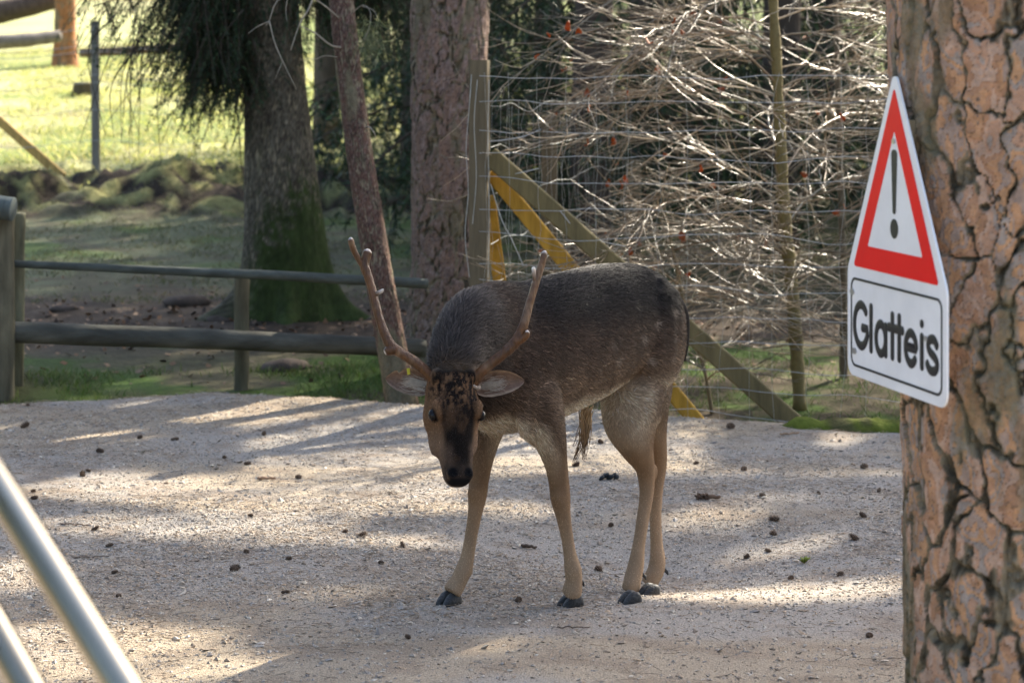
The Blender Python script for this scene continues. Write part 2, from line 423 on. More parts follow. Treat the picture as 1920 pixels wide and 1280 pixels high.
def build_deer():
    root = empty("deer", (W0[0], W0[1], 0))
    tag(root, "dark brown fallow deer buck with slender antlers, head lowered, standing on the gravel", "deer")
    loc = np.array(root.location)
    mb = MB()
    t = spline(TRUNK, 60)
    C = np.array([dl(X, 0, z) for X, z in t[:, :2]])
    ring_loft(mb, C, np.repeat(LEFT[None], 60, 0), np.repeat(-UP[None], 60, 0), t[:, 3], t[:, 2], 40, 2.25)
    n = spline([[*at(a, b, c), rv, rh] for a, b, c, rv, rh in NECK], 30)
    A, B = frames(n[:, :3], UP)
    ring_loft(mb, n[:, :3], A, B, n[:, 4], n[:, 3], 32)
    h = spline(HEAD, 48)
    C = HP + HA * (h[:, :1] * HLEN) + HD * h[:, 3:4]
    ring_loft(mb, C, np.repeat(HW[None], 48, 0), np.repeat(-HD[None], 48, 0), h[:, 1], h[:, 2], 36, 2.3)
    def blob(c, ax, r, k=9):
        """an ellipsoid of half sizes r along the axes ax"""
        u = np.linspace(-1, 1, k) * .999
        ring_loft(mb, c + np.asarray(ax[0]) * (u * r[0])[:, None], np.repeat(ax[1][None], k, 0), np.repeat(ax[2][None], k, 0), r[1] * np.sqrt(1 - u ** 2), r[2] * np.sqrt(1 - u ** 2), 14)
    hx = (HA, HW, HD)
    for s in (-1, 1):
        blob(HP + HA * .36 * HLEN + HW * s * .052 + HD * .030, hx, (.030, .016, .014))      # brow
        blob(HP + HA * .05 * HLEN + HW * s * .044 + HD * .012, hx, (.024, .018, .022))      # pedicle
        blob(HP + HA * .93 * HLEN + HW * s * .022 + HD * .012, hx, (.018, .013, .012))      # nostril wing
        blob(HP + HA * .50 * HLEN + HW * s * .046 - HD * .035, hx, (.07, .018, .045))       # cheek
        blob(dl(.02, s * .110, .62), (UP, LEFT, FWD), (.17, .032, .09))                     # shoulder blade
        blob(dl(-.56, s * .105, .70), (UP, LEFT, FWD), (.17, .05, .12))                     # haunch
    for p_, r_ in ((at(1243, 866, 6.45), .011), (at(1226, 884, 6.30), .012), (at(1071, 1068, 5.92), .010), (at(880, 1068, 5.96), .010)): blob(p_, (UP, LEFT, FWD), (r_ * 2.2, r_, r_ * 1.1))
    for p_ in (at(1047, 930, 5.87), at(890, 925, 5.94)): blob(p_, (UP, LEFT, FWD), (.030, .021, .021))
    blob(HP + HA * .18 * HLEN + HD * .028, hx, (.05, .03, .016))
    blob(dl(.0, 0, .845), (FWD, LEFT, UP), (.10, .05, .035))                                # withers
    for key, L in LEGS.items():
        p = spline([[*at(a, b, d), w * d / F, w * d / F * q] for a, b, d, w, q in L], 64)
        A, B = frames(p[:, :3], np.array([0, 1.0, 0]))
        ring_loft(mb, p[:, :3], A, B, p[:, 3], p[:, 4], 20)
    tmp = mb.build("body_source", m_ground)
    md = tmp.modifiers.new("r", 'REMESH'); md.mode = 'VOXEL'; md.voxel_size = .0048; md.use_smooth_shade = True
    sm = tmp.modifiers.new("s", 'SMOOTH'); sm.iterations = 9; sm.factor = .5
    dg = bpy.context.evaluated_depsgraph_get()
    me = bpy.data.meshes.new_from_object(tmp.evaluated_get(dg))
    bpy.data.objects.remove(tmp)
    for a in list(me.color_attributes): me.color_attributes.remove(a)
    nv = len(me.vertices)
    V = np.empty(nv * 3); me.vertices.foreach_get("co", V); V = V.reshape(-1, 3)
    N = np.empty(nv * 3); me.vertices.foreach_get("normal", N); N = N.reshape(-1, 3)
    # ---- regions
    def seg_dist(P, chain, r):
        d = np.full(len(P), 9.0)
        for c, q in zip(chain, r):
            d = np.minimum(d, np.linalg.norm(P - c, axis=1) / q)
        return d
    def region(P):
        hs = (P - HP) @ HA / HLEN
        hd_ = np.linalg.norm(P - HP - HA * (np.clip(hs, -.1, 1)[:, None] * HLEN) + HD * .03, axis=1)
        head = sstep(.125, .085, hd_) * sstep(-.12, .02, hs)
        leg = np.zeros(len(P))
        for L in LEGS.values():
            p = spline([[*at(a, b, d), w * d / F] for a, b, d, w, q in L[2:]], 40)
            dd = seg_dist(P, p[:, :3], p[:, 3] * 1.9)
            leg = np.maximum(leg, sstep(1.25, .8, dd))
        leg *= sstep(.56, .36, P[:, 2])
        return head, leg, hs
    def colour(P, Nn):
        X = (P[:, :2] - W0) @ FWD[:2]; Y = (P[:, :2] - W0) @ LEFT[:2]; Z = P[:, 2]
        head, leg, hs = region(P)
        nz = fbm(P[:, 0] * 14, P[:, 1] * 14, P[:, 2] * 9, seed=51); n2 = fbm(P[:, 0] * 45, P[:, 1] * 45, P[:, 2] * 22, seed=52)
        zz = Z + (nz - .5) * .11 + Nn[:, 2] * .03
        back = np.array([.008, .0072, .0078]); flank = np.array([.062, .041, .029]); low = np.array([.135, .090, .058]); cream = np.array([.52, .42, .30])
        legc = np.array([.235, .145, .080]); legl = np.array([.37, .255, .16])
        mx = lambda a, b, w: a + (b - a) * w[:, None]
        C = mx(np.broadcast_to(back, P.shape), flank, sstep(.85, .72, zz))
        C = mx(C, low, sstep(.71, .58, zz))
        C = mx(C, flank * 1.05, sstep(-.02, .12, X) * sstep(.5, .6, Z) * .7)
        under = sstep(.575, .53, Z + (nz - .5) * .05 + .05 * X) * sstep(-.06, -.4, Nn[:, 2])
        C = mx(C, cream, np.clip(under * 1.15, 0, 1))
        rear = sstep(-.42, -.55, X) * sstep(.66, .54, zz)
        C = mx(C, np.array([.15, .105, .07]), rear * .5)
        inner = rear * sstep(.62, .5, Z) * sstep(.1, -.5, (Nn @ LEFT) * np.sign(Y + 1e-6) - .2 * (Nn @ FWD))
        C = mx(C, cream, inner * .85)
        groin = sstep(-.30, -.36, X) * sstep(-.52, -.46, X) * sstep(.60, .54, Z)
        C = mx(C, cream * .95, groin * .8)
        C = mx(C, mx(np.broadcast_to(legc, P.shape), legl, sstep(.35, .12, Z)), leg * sstep(.52, .30, Z + (nz - .5) * .12))
        C = mx(C, np.array([.155, .095, .055]), leg * sstep(.30, .33, Z) * sstep(.50, .42, Z) * sstep(-.2, .2, X) * .65)
        # pale spots along the haunch and flank
        f1, f2, cid = voronoi(X * 11 + 3, Z * 15, seed=61)
        sp = sstep(.24, .10, f1) * (cid > .55) * sstep(-.12, -.42, X) * sstep(.60, .66, Z) * sstep(.84, .76, Z)
        C = mx(C, np.array([.22, .18, .145]), sp * .8)
        neckc = np.array([.030, .025, .024])
        nk = sstep(.10, .22, X) * (1 - head) * sstep(.52, .6, Z)
        C = mx(C, neckc, nk * .8)
        mane = nk * sstep(.1, .7, Nn[:, 2])
        C = mx(C, np.array([.09, .08, .074]), mane * .35)
        # the face: tan sides, black-brown blaze from the forehead to the nose
        u = ((P - HP) @ HW) / .07; dd = Nn @ HD
        tan = np.array([.155, .086, .045])
        hc = mx(np.broadcast_to(tan, P.shape), np.array([.20, .135, .09]), sstep(.45, .75, hs) * sstep(.25, .6, np.abs(u)))
        bw = np.interp(hs, [-.1, .05, .2, .35, .5, .7, .85, 1], [.45, .80, .82, .60, .58, .50, .50, .50])
        bl = sstep(bw + .20, bw - .05, np.abs(u) + (nz - .5) * .30) * sstep(-.1, .35, dd)
        hc = mx(hc, np.array([.011, .008, .0065]), bl * (1.0 - .35 * sstep(.55, .75, n2)))
        n4 = fbm(((P - HP) @ HW) * 260, hs * 26, seed=57, o=3)
        st = sstep(.0, .05, hs) * sstep(.48, .20, hs) * sstep(.52, .66, n4) * (np.abs(u) < .95)
        hc = mx(hc, np.array([.24, .13, .065]), st * .6)
        hc = mx(hc, np.array([.13, .085, .06]), sstep(.62, .74, hs) * sstep(.90, .82, hs) * sstep(.2, .45, np.abs(u - .05)) * .6)
        hc = mx(hc, np.array([.05, .036, .028]), sstep(.80, .90, hs) * .6)
        hc = mx(hc, np.array([.20, .165, .13]), sstep(.03, -.05, hs) * .7)
        ring = np.minimum(*[np.linalg.norm(P - e, axis=1) for e in EYES])
        hc = mx(hc, np.array([.012, .009, .008]), sstep(.024, .017, ring))
        nose = sstep(.968, .985, hs) * sstep(-.4, -.1, dd)
        hc = mx(hc, np.array([.010, .010, .011]), nose * sstep(.75, .5, np.abs(u)))
        for s in (-1, 1):
            q = np.linalg.norm(P - (HP + HA * .925 * HLEN + HW * s * .021 + HD * .020), axis=1)
            hc = mx(hc, np.array([.006, .006, .007]), sstep(.016, .010, q))
        hc = mx(hc, np.array([.33, .26, .20]), sstep(.955, .985, hs) * sstep(.05, -.25, dd))
        C = mx(C, hc, head)
        return C * (.82 + .36 * n2[:, None]), head, leg, hs
    C, head, leg, hs = colour(V, N)
    # eye sockets and nostrils pressed in
    for s in (-1, 1):
        c = HP + HA * .925 * HLEN + HW * s * .021 + HD * .026
        q = np.linalg.norm(V - c, axis=1)
        V -= N * (.007 * np.exp(-(q / .008) ** 2))[:, None]
    V0 = V - loc
    me.vertices.foreach_set("co", V0.ravel())
    a = me.color_attributes.new("Col", 'FLOAT_COLOR', 'POINT')
    a.data.foreach_set("color", np.concatenate([C * .8, np.ones((nv, 1))], 1).ravel())
    me.materials.clear(); me.materials.append(mat("hide", rough=.8, spec=.06))
    me.polygons.foreach_set("use_smooth", np.ones(len(me.polygons), bool))
    me.name = "body"; me.update()
    body = bpy.data.objects.new("body", me); COL.objects.link(body); body.parent = root
    # ---- the coat: short hairs combed along the body
    me.calc_loop_triangles()
    nt = len(me.loop_triangles)
    T = np.empty(nt * 3, np.int32); me.loop_triangles.foreach_get("vertices", T); T = T.reshape(-1, 3)
    ar = np.linalg.norm(np.cross(V[T[:, 1]] - V[T[:, 0]], V[T[:, 2]] - V[T[:, 0]]), axis=1)
    NH = 170000
    pick = rng.choice(nt, NH, p=ar / ar.sum())
    b = rng.random((NH, 2)); b = np.where(b.sum(1, keepdims=True) > 1, 1 - b, b)
    w = np.stack([1 - b.sum(1), b[:, 0], b[:, 1]], 1)
    Pt = (V[T[pick]] * w[..., None]).sum(1); Nn = (N[T[pick]] * w[..., None]).sum(1); Nn /= np.linalg.norm(Nn, axis=1, keepdims=True)
    Ch, hd, lg, hss = colour(Pt, Nn)
    nose = (hd > .5) & (hss > .97) & ((Nn @ HD) > -.1)
    eye = np.minimum(*[np.linalg.norm(Pt - e, axis=1) for e in EYES]) < .019
    keep = ~(nose | eye) & (Pt[:, 2] > path_h(Pt[:, 0], Pt[:, 1]) + .03)
    Pt, Nn, Ch, hd, lg = Pt[keep], Nn[keep], Ch[keep], hd[keep], lg[keep]; NH = len(Pt)
    X = (Pt[:, :2] - W0) @ FWD[:2]
    flow = -FWD * 1.0 - UP * .45 + np.zeros((NH, 3))
    nk = (sstep(.12, .25, X) * (1 - hd))[:, None]
    nd = np.array(at(940, 600, 5.9)) - HP; nd /= np.linalg.norm(nd)
    flow = flow * (1 - nk) + (nd - UP * .3) * nk
    flow = flow * (1 - hd[:, None]) + (-HA * 1.0 - HD * .1) * hd[:, None]
    flow = flow * (1 - lg[:, None]) + (-UP) * lg[:, None]
    flow = flow + .30 * rng.normal(size=(NH, 3)) + .5 * (np.stack([fbm(Pt[:, 0] * 9, Pt[:, 1] * 9, Pt[:, 2] * 9, seed=70 + i, o=2) for i in range(3)], 1) - .5)
    flow -= Nn * (flow * Nn).sum(1, keepdims=True); flow /= np.linalg.norm(flow, axis=1, keepdims=True) + 1e-9
    ln = .021 * (1 - lg) + .0058 * lg
    ln = ln * (1 - hd) + .0065 * hd + .012 * nk[:, 0]
    ln = ln * (.7 + .6 * rng.random(NH))
    k = 4; u = np.linspace(0, 1, k)[None, :, None]
    lift = .42 + .35 * nk
    H = Pt[:, None] + ln[:, None, None] * (flow[:, None] * u + (Nn * lift)[:, None] * (u - .55 * u ** 2))
    H = H - Nn[:, None] * .001 - loc
    cu = bpy.data.hair_curves.new("fur"); cu.add_curves([k] * NH)
    cu.attributes["position"].data.foreach_set("vector", H.astype(np.float32).ravel())
    ra = cu.attributes.get("radius") or cu.attributes.new("radius", 'FLOAT', 'POINT')
    rr = np.tile(np.array([.00058, .00055, .00042, .00012]), NH) * np.repeat(1 - .35 * np.maximum(hd, lg), k)
    ra.data.foreach_set("value", rr.astype(np.float32))
    ca = cu.attributes.new("Col", 'FLOAT_COLOR', 'CURVE')
    vis = np.clip(Ch * np.exp((.45 - .2 * np.maximum(hd, lg)[:, None]) * rng.normal(size=(NH, 1))) * (.7 + .6 * fbm(Pt[:, 0] * 22, Pt[:, 1] * 22, Pt[:, 2] * 16, seed=90, o=3))[:, None] * (1.05 + 1.3 * (rng.random((NH, 1)) > .95) * (1 - lg[:, None]) * (1 - nk)), 0, .8)
    ca.data.foreach_set("color", np.concatenate([vis, np.ones((NH, 1))], 1).astype(np.float32).ravel())
    cu.materials.append(mat("fur", rough=.45, spec=.17))
    fo = bpy.data.objects.new("fur", cu); COL.objects.link(fo); fo.parent = root
    # ---- eyes
    for e, s in zip(EYES, (-1, 1)):
        m2 = MB(); k = 12; u = np.cos(np.linspace(0, math.pi, k)) * .9999
        fr = (HA * .95 + HD * .2 * 0); fr = fr / np.linalg.norm(fr)
        ring_loft(m2, e + fr * (u * .0155)[:, None], np.repeat(HW[None], k, 0), np.repeat(HD[None], k, 0), .0125 * np.sqrt(1 - u ** 2), .0125 * np.sqrt(1 - u ** 2), 18)
        m2.build("eye", mat("eye", (.008, .006, .006), rough=.15, spec=.22), root)
    # ---- ears: cupped leaves
    def ear(tip, base, wide, face, name, dz, notch=False):
        base, tip, face = np.array(base), np.array(tip), np.array(face, float)
        ax = tip - base; L = np.linalg.norm(ax); ax /= L
        face -= ax * face.dot(ax); face /= np.linalg.norm(face)
        sd = np.cross(ax, face)
        nu, nv_ = 22, 17
        u = np.linspace(0, 1, nu)[:, None]; v = np.linspace(-1, 1, nv_)[None]
        prof = wide * np.interp(u, [0, .12, .3, .5, .7, .85, .95, 1], [.62, .88, 1.0, .97, .80, .56, .30, .06])
        if notch: prof = prof * (1 - .38 * np.exp(-((u - .70) / .05) ** 2) * (v > 0))
        cup = .85 * prof * (np.abs(v) ** 2.2) - .85 * prof
        Pm = base + ax * (u * L)[..., None] + sd * (prof * v)[..., None] + face * (cup + .0 * u)[..., None] + np.array([0, 0, 1.0]) * (dz * np.sin(np.pi * u))[..., None]
        Po = Pm - face * (.0045 * (1 - .6 * np.abs(v)) * np.ones_like(u))[..., None]
        nn = fbm(u * 9 + v * 0, v * 5 + u * 0, seed=77)[..., None]
        rim = sstep(.72, .95, np.abs(v))[..., None]
        inner = np.array([.26, .175, .13]) * (1 - rim) + np.array([.42, .31, .22]) * rim
        stre = (sstep(.25, .1, np.abs(v - .15 + .25 * u)) * sstep(.75, .3, u))[..., None]
        inner = inner * (1 - stre) + np.array([.62, .56, .48]) * stre
        inner = inner * (.6 + .8 * nn)
        outer = np.broadcast_to(np.array([.16, .115, .08]), Pm.shape) * (.7 + .6 * nn)
        m2 = MB(); g = grid_faces(nu, nv_)
        n0 = nu * nv_
        idx = np.arange(n0).reshape(nu, nv_)
        edge = np.concatenate([idx[0], idx[1:, -1], idx[-1, ::-1][1:], idx[::-1, 0][1:-1]])
        en = np.roll(edge, -1)
        side = np.stack([edge, en, en + n0, edge + n0], 1)
        m2.add(np.concatenate([Pm.reshape(-1, 3), Po.reshape(-1, 3)]), [g, g[:, ::-1] + n0, side], np.concatenate([inner.reshape(-1, 3), outer.reshape(-1, 3)]))
        for _ in range(70):
            t_ = rng.random(); q0 = base + ax * (.08 + .3 * t_) * L + sd * (rng.normal() * .25 * wide) - face * (.35 * wide)
            m2.tubes(spline([q0, q0 + ax * .014 + face * .010 + sd * .004 * rng.normal(), q0 + ax * (.03 + .012 * rng.random()) + face * .012 + sd * .007 * rng.normal()], 5), np.linspace(.0008, .0002, 5), 3, (.60, .54, .46), caps=False)
        m2.build("ear", mat("ear_hide", rough=.8, spec=.1, ns=120, na=.3, trans=.25, bump=.3, bs=300), root)
    ear(at(723, 709, 5.58), at(802, 724, 5.53), .0345, (.1, -1, .12), "ear", .004, True)
    ear(at(983, 714, 5.60), at(896, 725, 5.545), .0335, (-.1, -1, .12), "ear", .004)
    m2 = MB(); t0 = at(766, 696, 5.535); th = np.linspace(0, 6.283, 14, endpoint=False)
    m2.box(t0, np.array([.0038, 0, .001]), np.array([0, .0015, 0]), np.array([-.001, 0, .008]), (.42, .40, .03), .001); m2.build("ear_tag", mat("ear_tag", rough=.4), root, False)
    # ---- antlers
    def antler(main, tines, s):
        m2 = MB()
        def limb(pts, n, tipw):
            p = spline([[*at(a, b, d), r * d / F] for a, b, d, r in pts], n)
            P = p[:, :3]
            k = np.linspace(0, 1, n)
            base = np.array([.095, .042, .016]); pale = np.array([.20, .13, .08])
            nn = fbm(P[:, 0] * 60, P[:, 1] * 60, P[:, 2] * 25, seed=80)[:, None]
            c = base * (.55 + .9 * nn) + (pale - base) * (sstep(.52, .75, fbm(P[:, 0] * 30, P[:, 2] * 30, seed=81))[:, None] * .6)
            c = c + (np.array([.62, .56, .5]) - c) * (sstep(1 - tipw, 1, k)[:, None])
            r = p[:, 3] * (.82 + .16 * fbm(P[:, 2] * 70, P[:, 0] * 70, seed=82))
            r[-1] *= .35; r[-2] *= .8
            m2.tubes(P, r, 12, c[None])
        limb(main, 70, .03)
        for t in tines: limb(t, 18, .8 if t[0][3] < 6.5 else .12)
        # rough burr round the base
        b0, b1 = at(*main[0][:3]), at(*main[1][:3]); d = (b1 - b0) / np.linalg.norm(b1 - b0)
        th = np.linspace(0, 6.283, 22); q = np.cross(d, [0, 1.0, 0]); q /= np.linalg.norm(q); q2 = np.cross(d, q)
        rr = main[0][3] * 5.53 / F * 1.12
        ringp = b0 + d * .006 + q * (rr * np.cos(th))[:, None] + q2 * (rr * np.sin(th))[:, None]
        m2.tubes(ringp, .0042 + .002 * rng.random(22), 7, (.24, .19, .15))
        m2.build("antler", mat("antler", rough=.36, spec=.35, ns=90, na=.5, bump=.6, bs=160, stretch=(1, 1, .25)), root)
    antler([(822, 722, 5.53, 12.5), (806, 704, 5.525, 11.5), (780, 680, 5.52, 11), (752, 662, 5.52, 11), (735, 650, 5.52, 12), (724, 632, 5.525, 10.5), (714, 606, 5.53, 9.5), (704, 570, 5.54, 9), (697, 540, 5.55, 9), (690, 518, 5.555, 9), (684, 500, 5.56, 10), (686, 484, 5.565, 10), (691, 467, 5.57, 9)],
           [[(684, 503, 5.56, 7.5), (674, 488, 5.56, 6.6), (665, 473, 5.555, 6.2), (659, 456, 5.55, 6.6), (657, 445, 5.55, 5)],
            [(702, 555, 5.545, 6), (707, 550, 5.54, 5), (714, 547, 5.535, 4), (719, 542, 5.53, 2.6)],
            [(742, 654, 5.52, 12), (733, 656, 5.515, 11.5), (725, 659, 5.512, 9), (721, 661, 5.51, 6)]], -1)
    antler([(884, 722, 5.535, 12.5), (898, 702, 5.53, 11.5), (920, 682, 5.525, 11), (945, 662, 5.525, 11), (962, 646, 5.53, 12), (975, 626, 5.535, 11), (984, 602, 5.54, 9.5), (992, 572, 5.55, 8.5), (1001, 542, 5.56, 8), (1010, 512, 5.57, 8), (1017, 490, 5.575, 7.5), (1022, 470, 5.58, 7)],
           [[(1004, 530, 5.565, 5.5), (1002, 520, 5.56, 4.6), (1001, 508, 5.555, 4.2), (1000, 501, 5.55, 4.6)],
            [(966, 640, 5.53, 12), (978, 636, 5.525, 8.5), (987, 629, 5.52, 7), (989, 619, 5.518, 4.5)]], 1)
    # ---- hooves: two claws each, and dewclaws
    for key in ("FL", "FR", "HL", "HR"):
        p = HOOF[key]; side = {"FL": 0.10, "FR": -.25, "HL": .05, "HR": 0.0}[key]
        f = FWD * math.cos(side) + LEFT * math.sin(side) * -1.0
        f = f * .8 + np.array([-1, 0, 0]) * .35; f[2] = 0; f /= np.linalg.norm(f); sd = np.cross(UP, f)
        m2 = MB()
        sc = {"FL": 1.08, "FR": 1.08, "HL": .98, "HR": .95}[key]
        for s in (-1, 1):
            uu = np.array([-.026, -.018, -.004, .010, .022, .032, .038]) * sc
            top = np.array([.020, .034, .038, .033, .024, .014, .005]) * sc; hw = np.array([.007, .0115, .0135, .0130, .0108, .007, .0022]) * sc
            k = len(uu)
            ctr = p + f * (uu - .004)[:, None] + sd * (s * (.0118 * sc + uu * .03))[:, None] + UP * (top / 2 - .004)[:, None]
            th = np.arange(16) * 2 * math.pi / 16
            ring_loft(m2, ctr, np.repeat(sd[None], k, 0), np.repeat(-UP[None], k, 0), hw, top / 2, 16, 2.6)
        m2.build("hoof", mat("hoof", (.036, .037, .038), rough=.55, spec=.3, ns=45, na=.6, bump=.5, bs=90), root)
        for s in (-1, 1):
            m2 = MB(); q = p + np.array([.028, .03, .060]) + sd * (s * .012)
            if key[0] == 'H': q = (at(1208, 1080, 6.27) if key == 'HL' else at(1249, 1071, 6.42)) + np.array([-.004 - .006 * s, .012 * s + .012, 0])
            m2.tubes(np.array([q + f * .012 + UP * .009, q, q - f * .004 - UP * .010]), np.array([.006, .0055, .002]), 8)
            m2.build("dewclaw", mat("hoof", (.036, .037, .038), rough=.55, spec=.3, ns=45, na=.6, bump=.5, bs=90), root)
    # ---- tail hugging the rump and the hair tuft under the belly
    m2 = MB()
    p = spline([[*dl(-.735, .03, .80), .020], [*dl(-.762, .045, .74), .022], [*dl(-.765, .05, .66), .018], [*dl(-.755, .055, .60), .008]], 24)
    m2.tubes(p[:, :3], p[:, 3], 12, (.02, .017, .016))
    m2.build("tail", mat("hide", rough=.75), root)
    m2 = MB(); P, R = [], []
    for i in range(80):
        a = at(1098 + rng.normal() * 6, 772 + rng.normal() * 7, 6.14) + np.array([0, rng.normal() * .008, 0])
        k = rng.choice(3); e = [(1077, 868), (1095, 862), (1100, 842)][k]
        b_ = at(e[0] + rng.normal() * 2.5, e[1] - abs(rng.normal()) * 14, 6.13)
        m_ = (a + b_) / 2 + np.array([rng.normal() * .005 + (.006 if k == 0 else 0), rng.normal() * .005, 0])
        P.append(spline([a, m_, b_], 7)); R.append(np.linspace(.0018, .0005, 7))
    c = np.linspace(0, 1, 7)[None, :, None]
    m2.tubes(np.array(P), np.array(R), 4, np.repeat(np.array([.50, .34, .18]) * (1 - c) + np.array([.10, .05, .025]) * c, 80, 0))
    m2.build("hair_tuft", mat("tuft", rough=.5), root)
build_deer()
# ---------------------------------------------------------------- trees
m_bark = mat("bark", rough=.9, ns=38, na=.35, bump=.7, bs=140, spec=.15)
m_bark_far = mat("bark_far", rough=.9, ns=16, na=.4, bump=.8, bs=40, spec=.15, stretch=(1, 1, .35))
m_needle = mat("spruce_needles", rough=.55, spec=.35, trans=.12)
m_wood = mat("weathered_wood", rough=.85, ns=30, na=.4, bump=.5, bs=80, spec=.2, stretch=(1, 1, .15))

def bark_trunk(axis, z0, z1, dz, nth, cell_w, cell_h, depth, plate_cols, crack_col, seed, flakes=1.0, moss=None, flare=None):
    """a trunk with plated bark: axis(z) -> x, y, r"""
    zs = np.arange(z0, z1, dz); th = np.arange(nth) * 2 * math.pi / nth
    Z, TH = np.meshgrid(zs, th, indexing='ij')
    ax = np.array([axis(z) for z in zs]); R = ax[:, 2:3] * np.ones_like(TH)
    R0 = float(ax[:, 2].mean())
    nw = max(4, round(2 * math.pi * R0 / cell_w))
    cx, cy = np.cos(TH) * R0, np.sin(TH) * R0
    q = .105 / cell_w
    wob = 1.9 * (fbm(cx * 6 * q, cy * 6 * q, Z * 3.5 * q, seed=seed, o=3) - .5) + .7 * (fbm(cx * 19 * q, cy * 19 * q, Z * 11 * q, seed=seed + 7, o=3) - .5)
    wob2 = 1.9 * (fbm(cx * 7 * q, cy * 7 * q, Z * 4 * q, seed=seed + 3, o=3) - .5) + .5 * (fbm(cx * 17 * q, cy * 17 * q, Z * 11 * q, seed=seed + 8, o=3) - .5)
    fine = .50 * (fbm(cx * 34 * q, cy * 34 * q, Z * 26 * q, seed=seed + 6, o=3) - .5)
    # cells on the unrolled trunk, periodic through a hash that wraps
    U = TH / (2 * math.pi) * nw + wob + fine; Vv = Z / cell_h + wob2 + fine
    best1 = np.full(U.shape, 9.0); best2 = np.full(U.shape, 9.0); cid = np.zeros(U.shape); cid2 = np.zeros(U.shape)
    iu, iv = np.floor(U).astype(np.int64), np.floor(Vv).astype(np.int64)
    for du in (-1, 0, 1):
        for dv in (-1, 0, 1):
            cu, cv = iu + du, iv + dv; hu = np.mod(cu, nw); o = np.zeros_like(hu)
            d = np.hypot(cu + .1 + .8 * _hash(hu, cv, o, seed) - U, cv + .1 + .8 * _hash(hu, cv, o, seed + 1) - Vv)
            near = d < best1
            best2 = np.where(near, best1, np.minimum(best2, d))
            cid = np.where(near, _hash(hu, cv, o, seed + 2), cid); cid2 = np.where(near, _hash(hu, cv, o, seed + 4), cid2)
            best1 = np.where(near, d, best1)
    edge = best2 - best1
    wid = .05 + .85 * np.clip(fbm(cx * 8 * q, cy * 8 * q, Z * 3 * q, seed=seed + 13, o=3) - .38, 0, 1)
    streak = fbm(cx * 70 * q, cy * 70 * q, Z * 9 * q, seed=seed + 15, o=3)
    crack = sstep(.0, .55, edge / wid)
    lay = fbm(cx * 13 * q, cy * 13 * q, Z * 8 * q + cid * 9, seed=seed + 11, o=4)
    K = 19.0; fr = lay * K - np.floor(lay * K)
    steps = np.floor(lay * K) / K
    disp = depth * (crack * (.55 + .35 * cid2) + flakes * .95 * (steps - .5) + .35 * (1 - crack) * (streak - .5)) - depth * .6 + .004 * min(1, depth / .02) * fbm(cx * 90, cy * 90, Z * 40, seed=seed + 17, o=2)
    if flare is not None: R = R * flare(TH, Z)
    RR = R + disp
    V = np.stack([ax[:, 0:1] + RR * np.cos(TH), ax[:, 1:2] + RR * np.sin(TH), Z], -1)
    pc = np.array(plate_cols); k = (steps * K + cid * len(pc)).astype(int) % len(pc)
    C = pc[k] * (.72 + .56 * fbm(cx * 40, cy * 40, Z * 15, seed=seed + 21, o=3))[..., None]
    C = C * (.45 + .55 * sstep(.0, .16, fr))[..., None]
    fur = np.array([.15, .125, .085]) * (.35 + 1.3 * sstep(.3, .7, streak))[..., None]
    C = fur + (C - fur) * sstep(.55, 1.05, edge / wid)[..., None]
    C = np.array(crack_col) + (C - np.array(crack_col)) * sstep(-.02, .035, edge)[..., None]
    ridge = sstep(.60, .68, fbm(cx * 9, cy * 9, Z * 2.2, seed=seed + 31))[..., None]
    C = C + (np.array([.15, .135, .085]) * (.5 + fbm(cx * 60, cy * 60, Z * 10, seed=seed + 33))[..., None] - C) * ridge * .75
    if moss is not None:
        w = moss(TH, Z, lay)[..., None]
        C = C + (np.array([.034, .054, .012]) * (.4 + .8 * fbm(cx * 30, cy * 30, Z * 30, seed=seed + 41))[..., None] - C) * w
    mb = MB(); mb.add(V, [grid_faces(len(zs), nth, True)], C.reshape(-1, 3))
    return mb

def rough_tube(mb, pts, radii, n, col, k=24, seed=0, amp=.06):
    p = spline([[*a, r] for a, r in zip(pts, radii)], k)
    j = 1 + amp * (fbm(p[:, 0] * 9, p[:, 1] * 9, p[:, 2] * 9, seed=seed) - .5) * 2
    mb.tubes(p[:, :3], p[:, 3] * j, n, col)

LIT = [(560, 772, 330, 22), (120, 815, 160, 15), (420, 915, 460, 24), (240, 905, 230, 22), (960, 948, 110, 13), (40, 1075, 90, 30), (190, 1225, 260, 58), (480, 1255, 130, 22), (640, 1243, 110, 18), (1460, 1092, 250, 26), (1240, 1085, 60, 18),
       (1280, 812, 70, 16), (1600, 830, 60, 18), (1470, 885, 260, 6), (1130, 815, 60, 14), (960, 800, 60, 12)]
HALF = [(640, 1010, 260, 12), (350, 985, 300, 22), (700, 855, 150, 12), (1300, 960, 150, 14), (880, 1215, 120, 14), (650, 1110, 160, 10), (1500, 1000, 160, 10), (600, 945, 300, 18), (1500, 930, 140, 8)]
def lit(px, py, patches=LIT):
    m = np.zeros(px.shape, bool)
    for a, b, rx, ry in patches: m |= ((px - a) / (1.1 * rx)) ** 2 + ((py - b) / (1.15 * ry)) ** 2 < 1
    return m
def d_path(x, y, px, py):
    w = np.where(lit(px, py, HALF), .10, .85)
    w = np.where((px > 450) & (px < 1330) & (py < 890), np.minimum(w, .06), w)
    return np.where(lit(px, py), .004, w)
def d_mid(x, y, px, py):
    w = np.where((px > 1180) & (py > 590), .25, np.where((px < 720) & (py > 650), .6, .9))
    return np.where((px < 470) & (py < 425), .15, w) * np.where((px < 300) & (py > 440) & (py < 500), .5, 1)
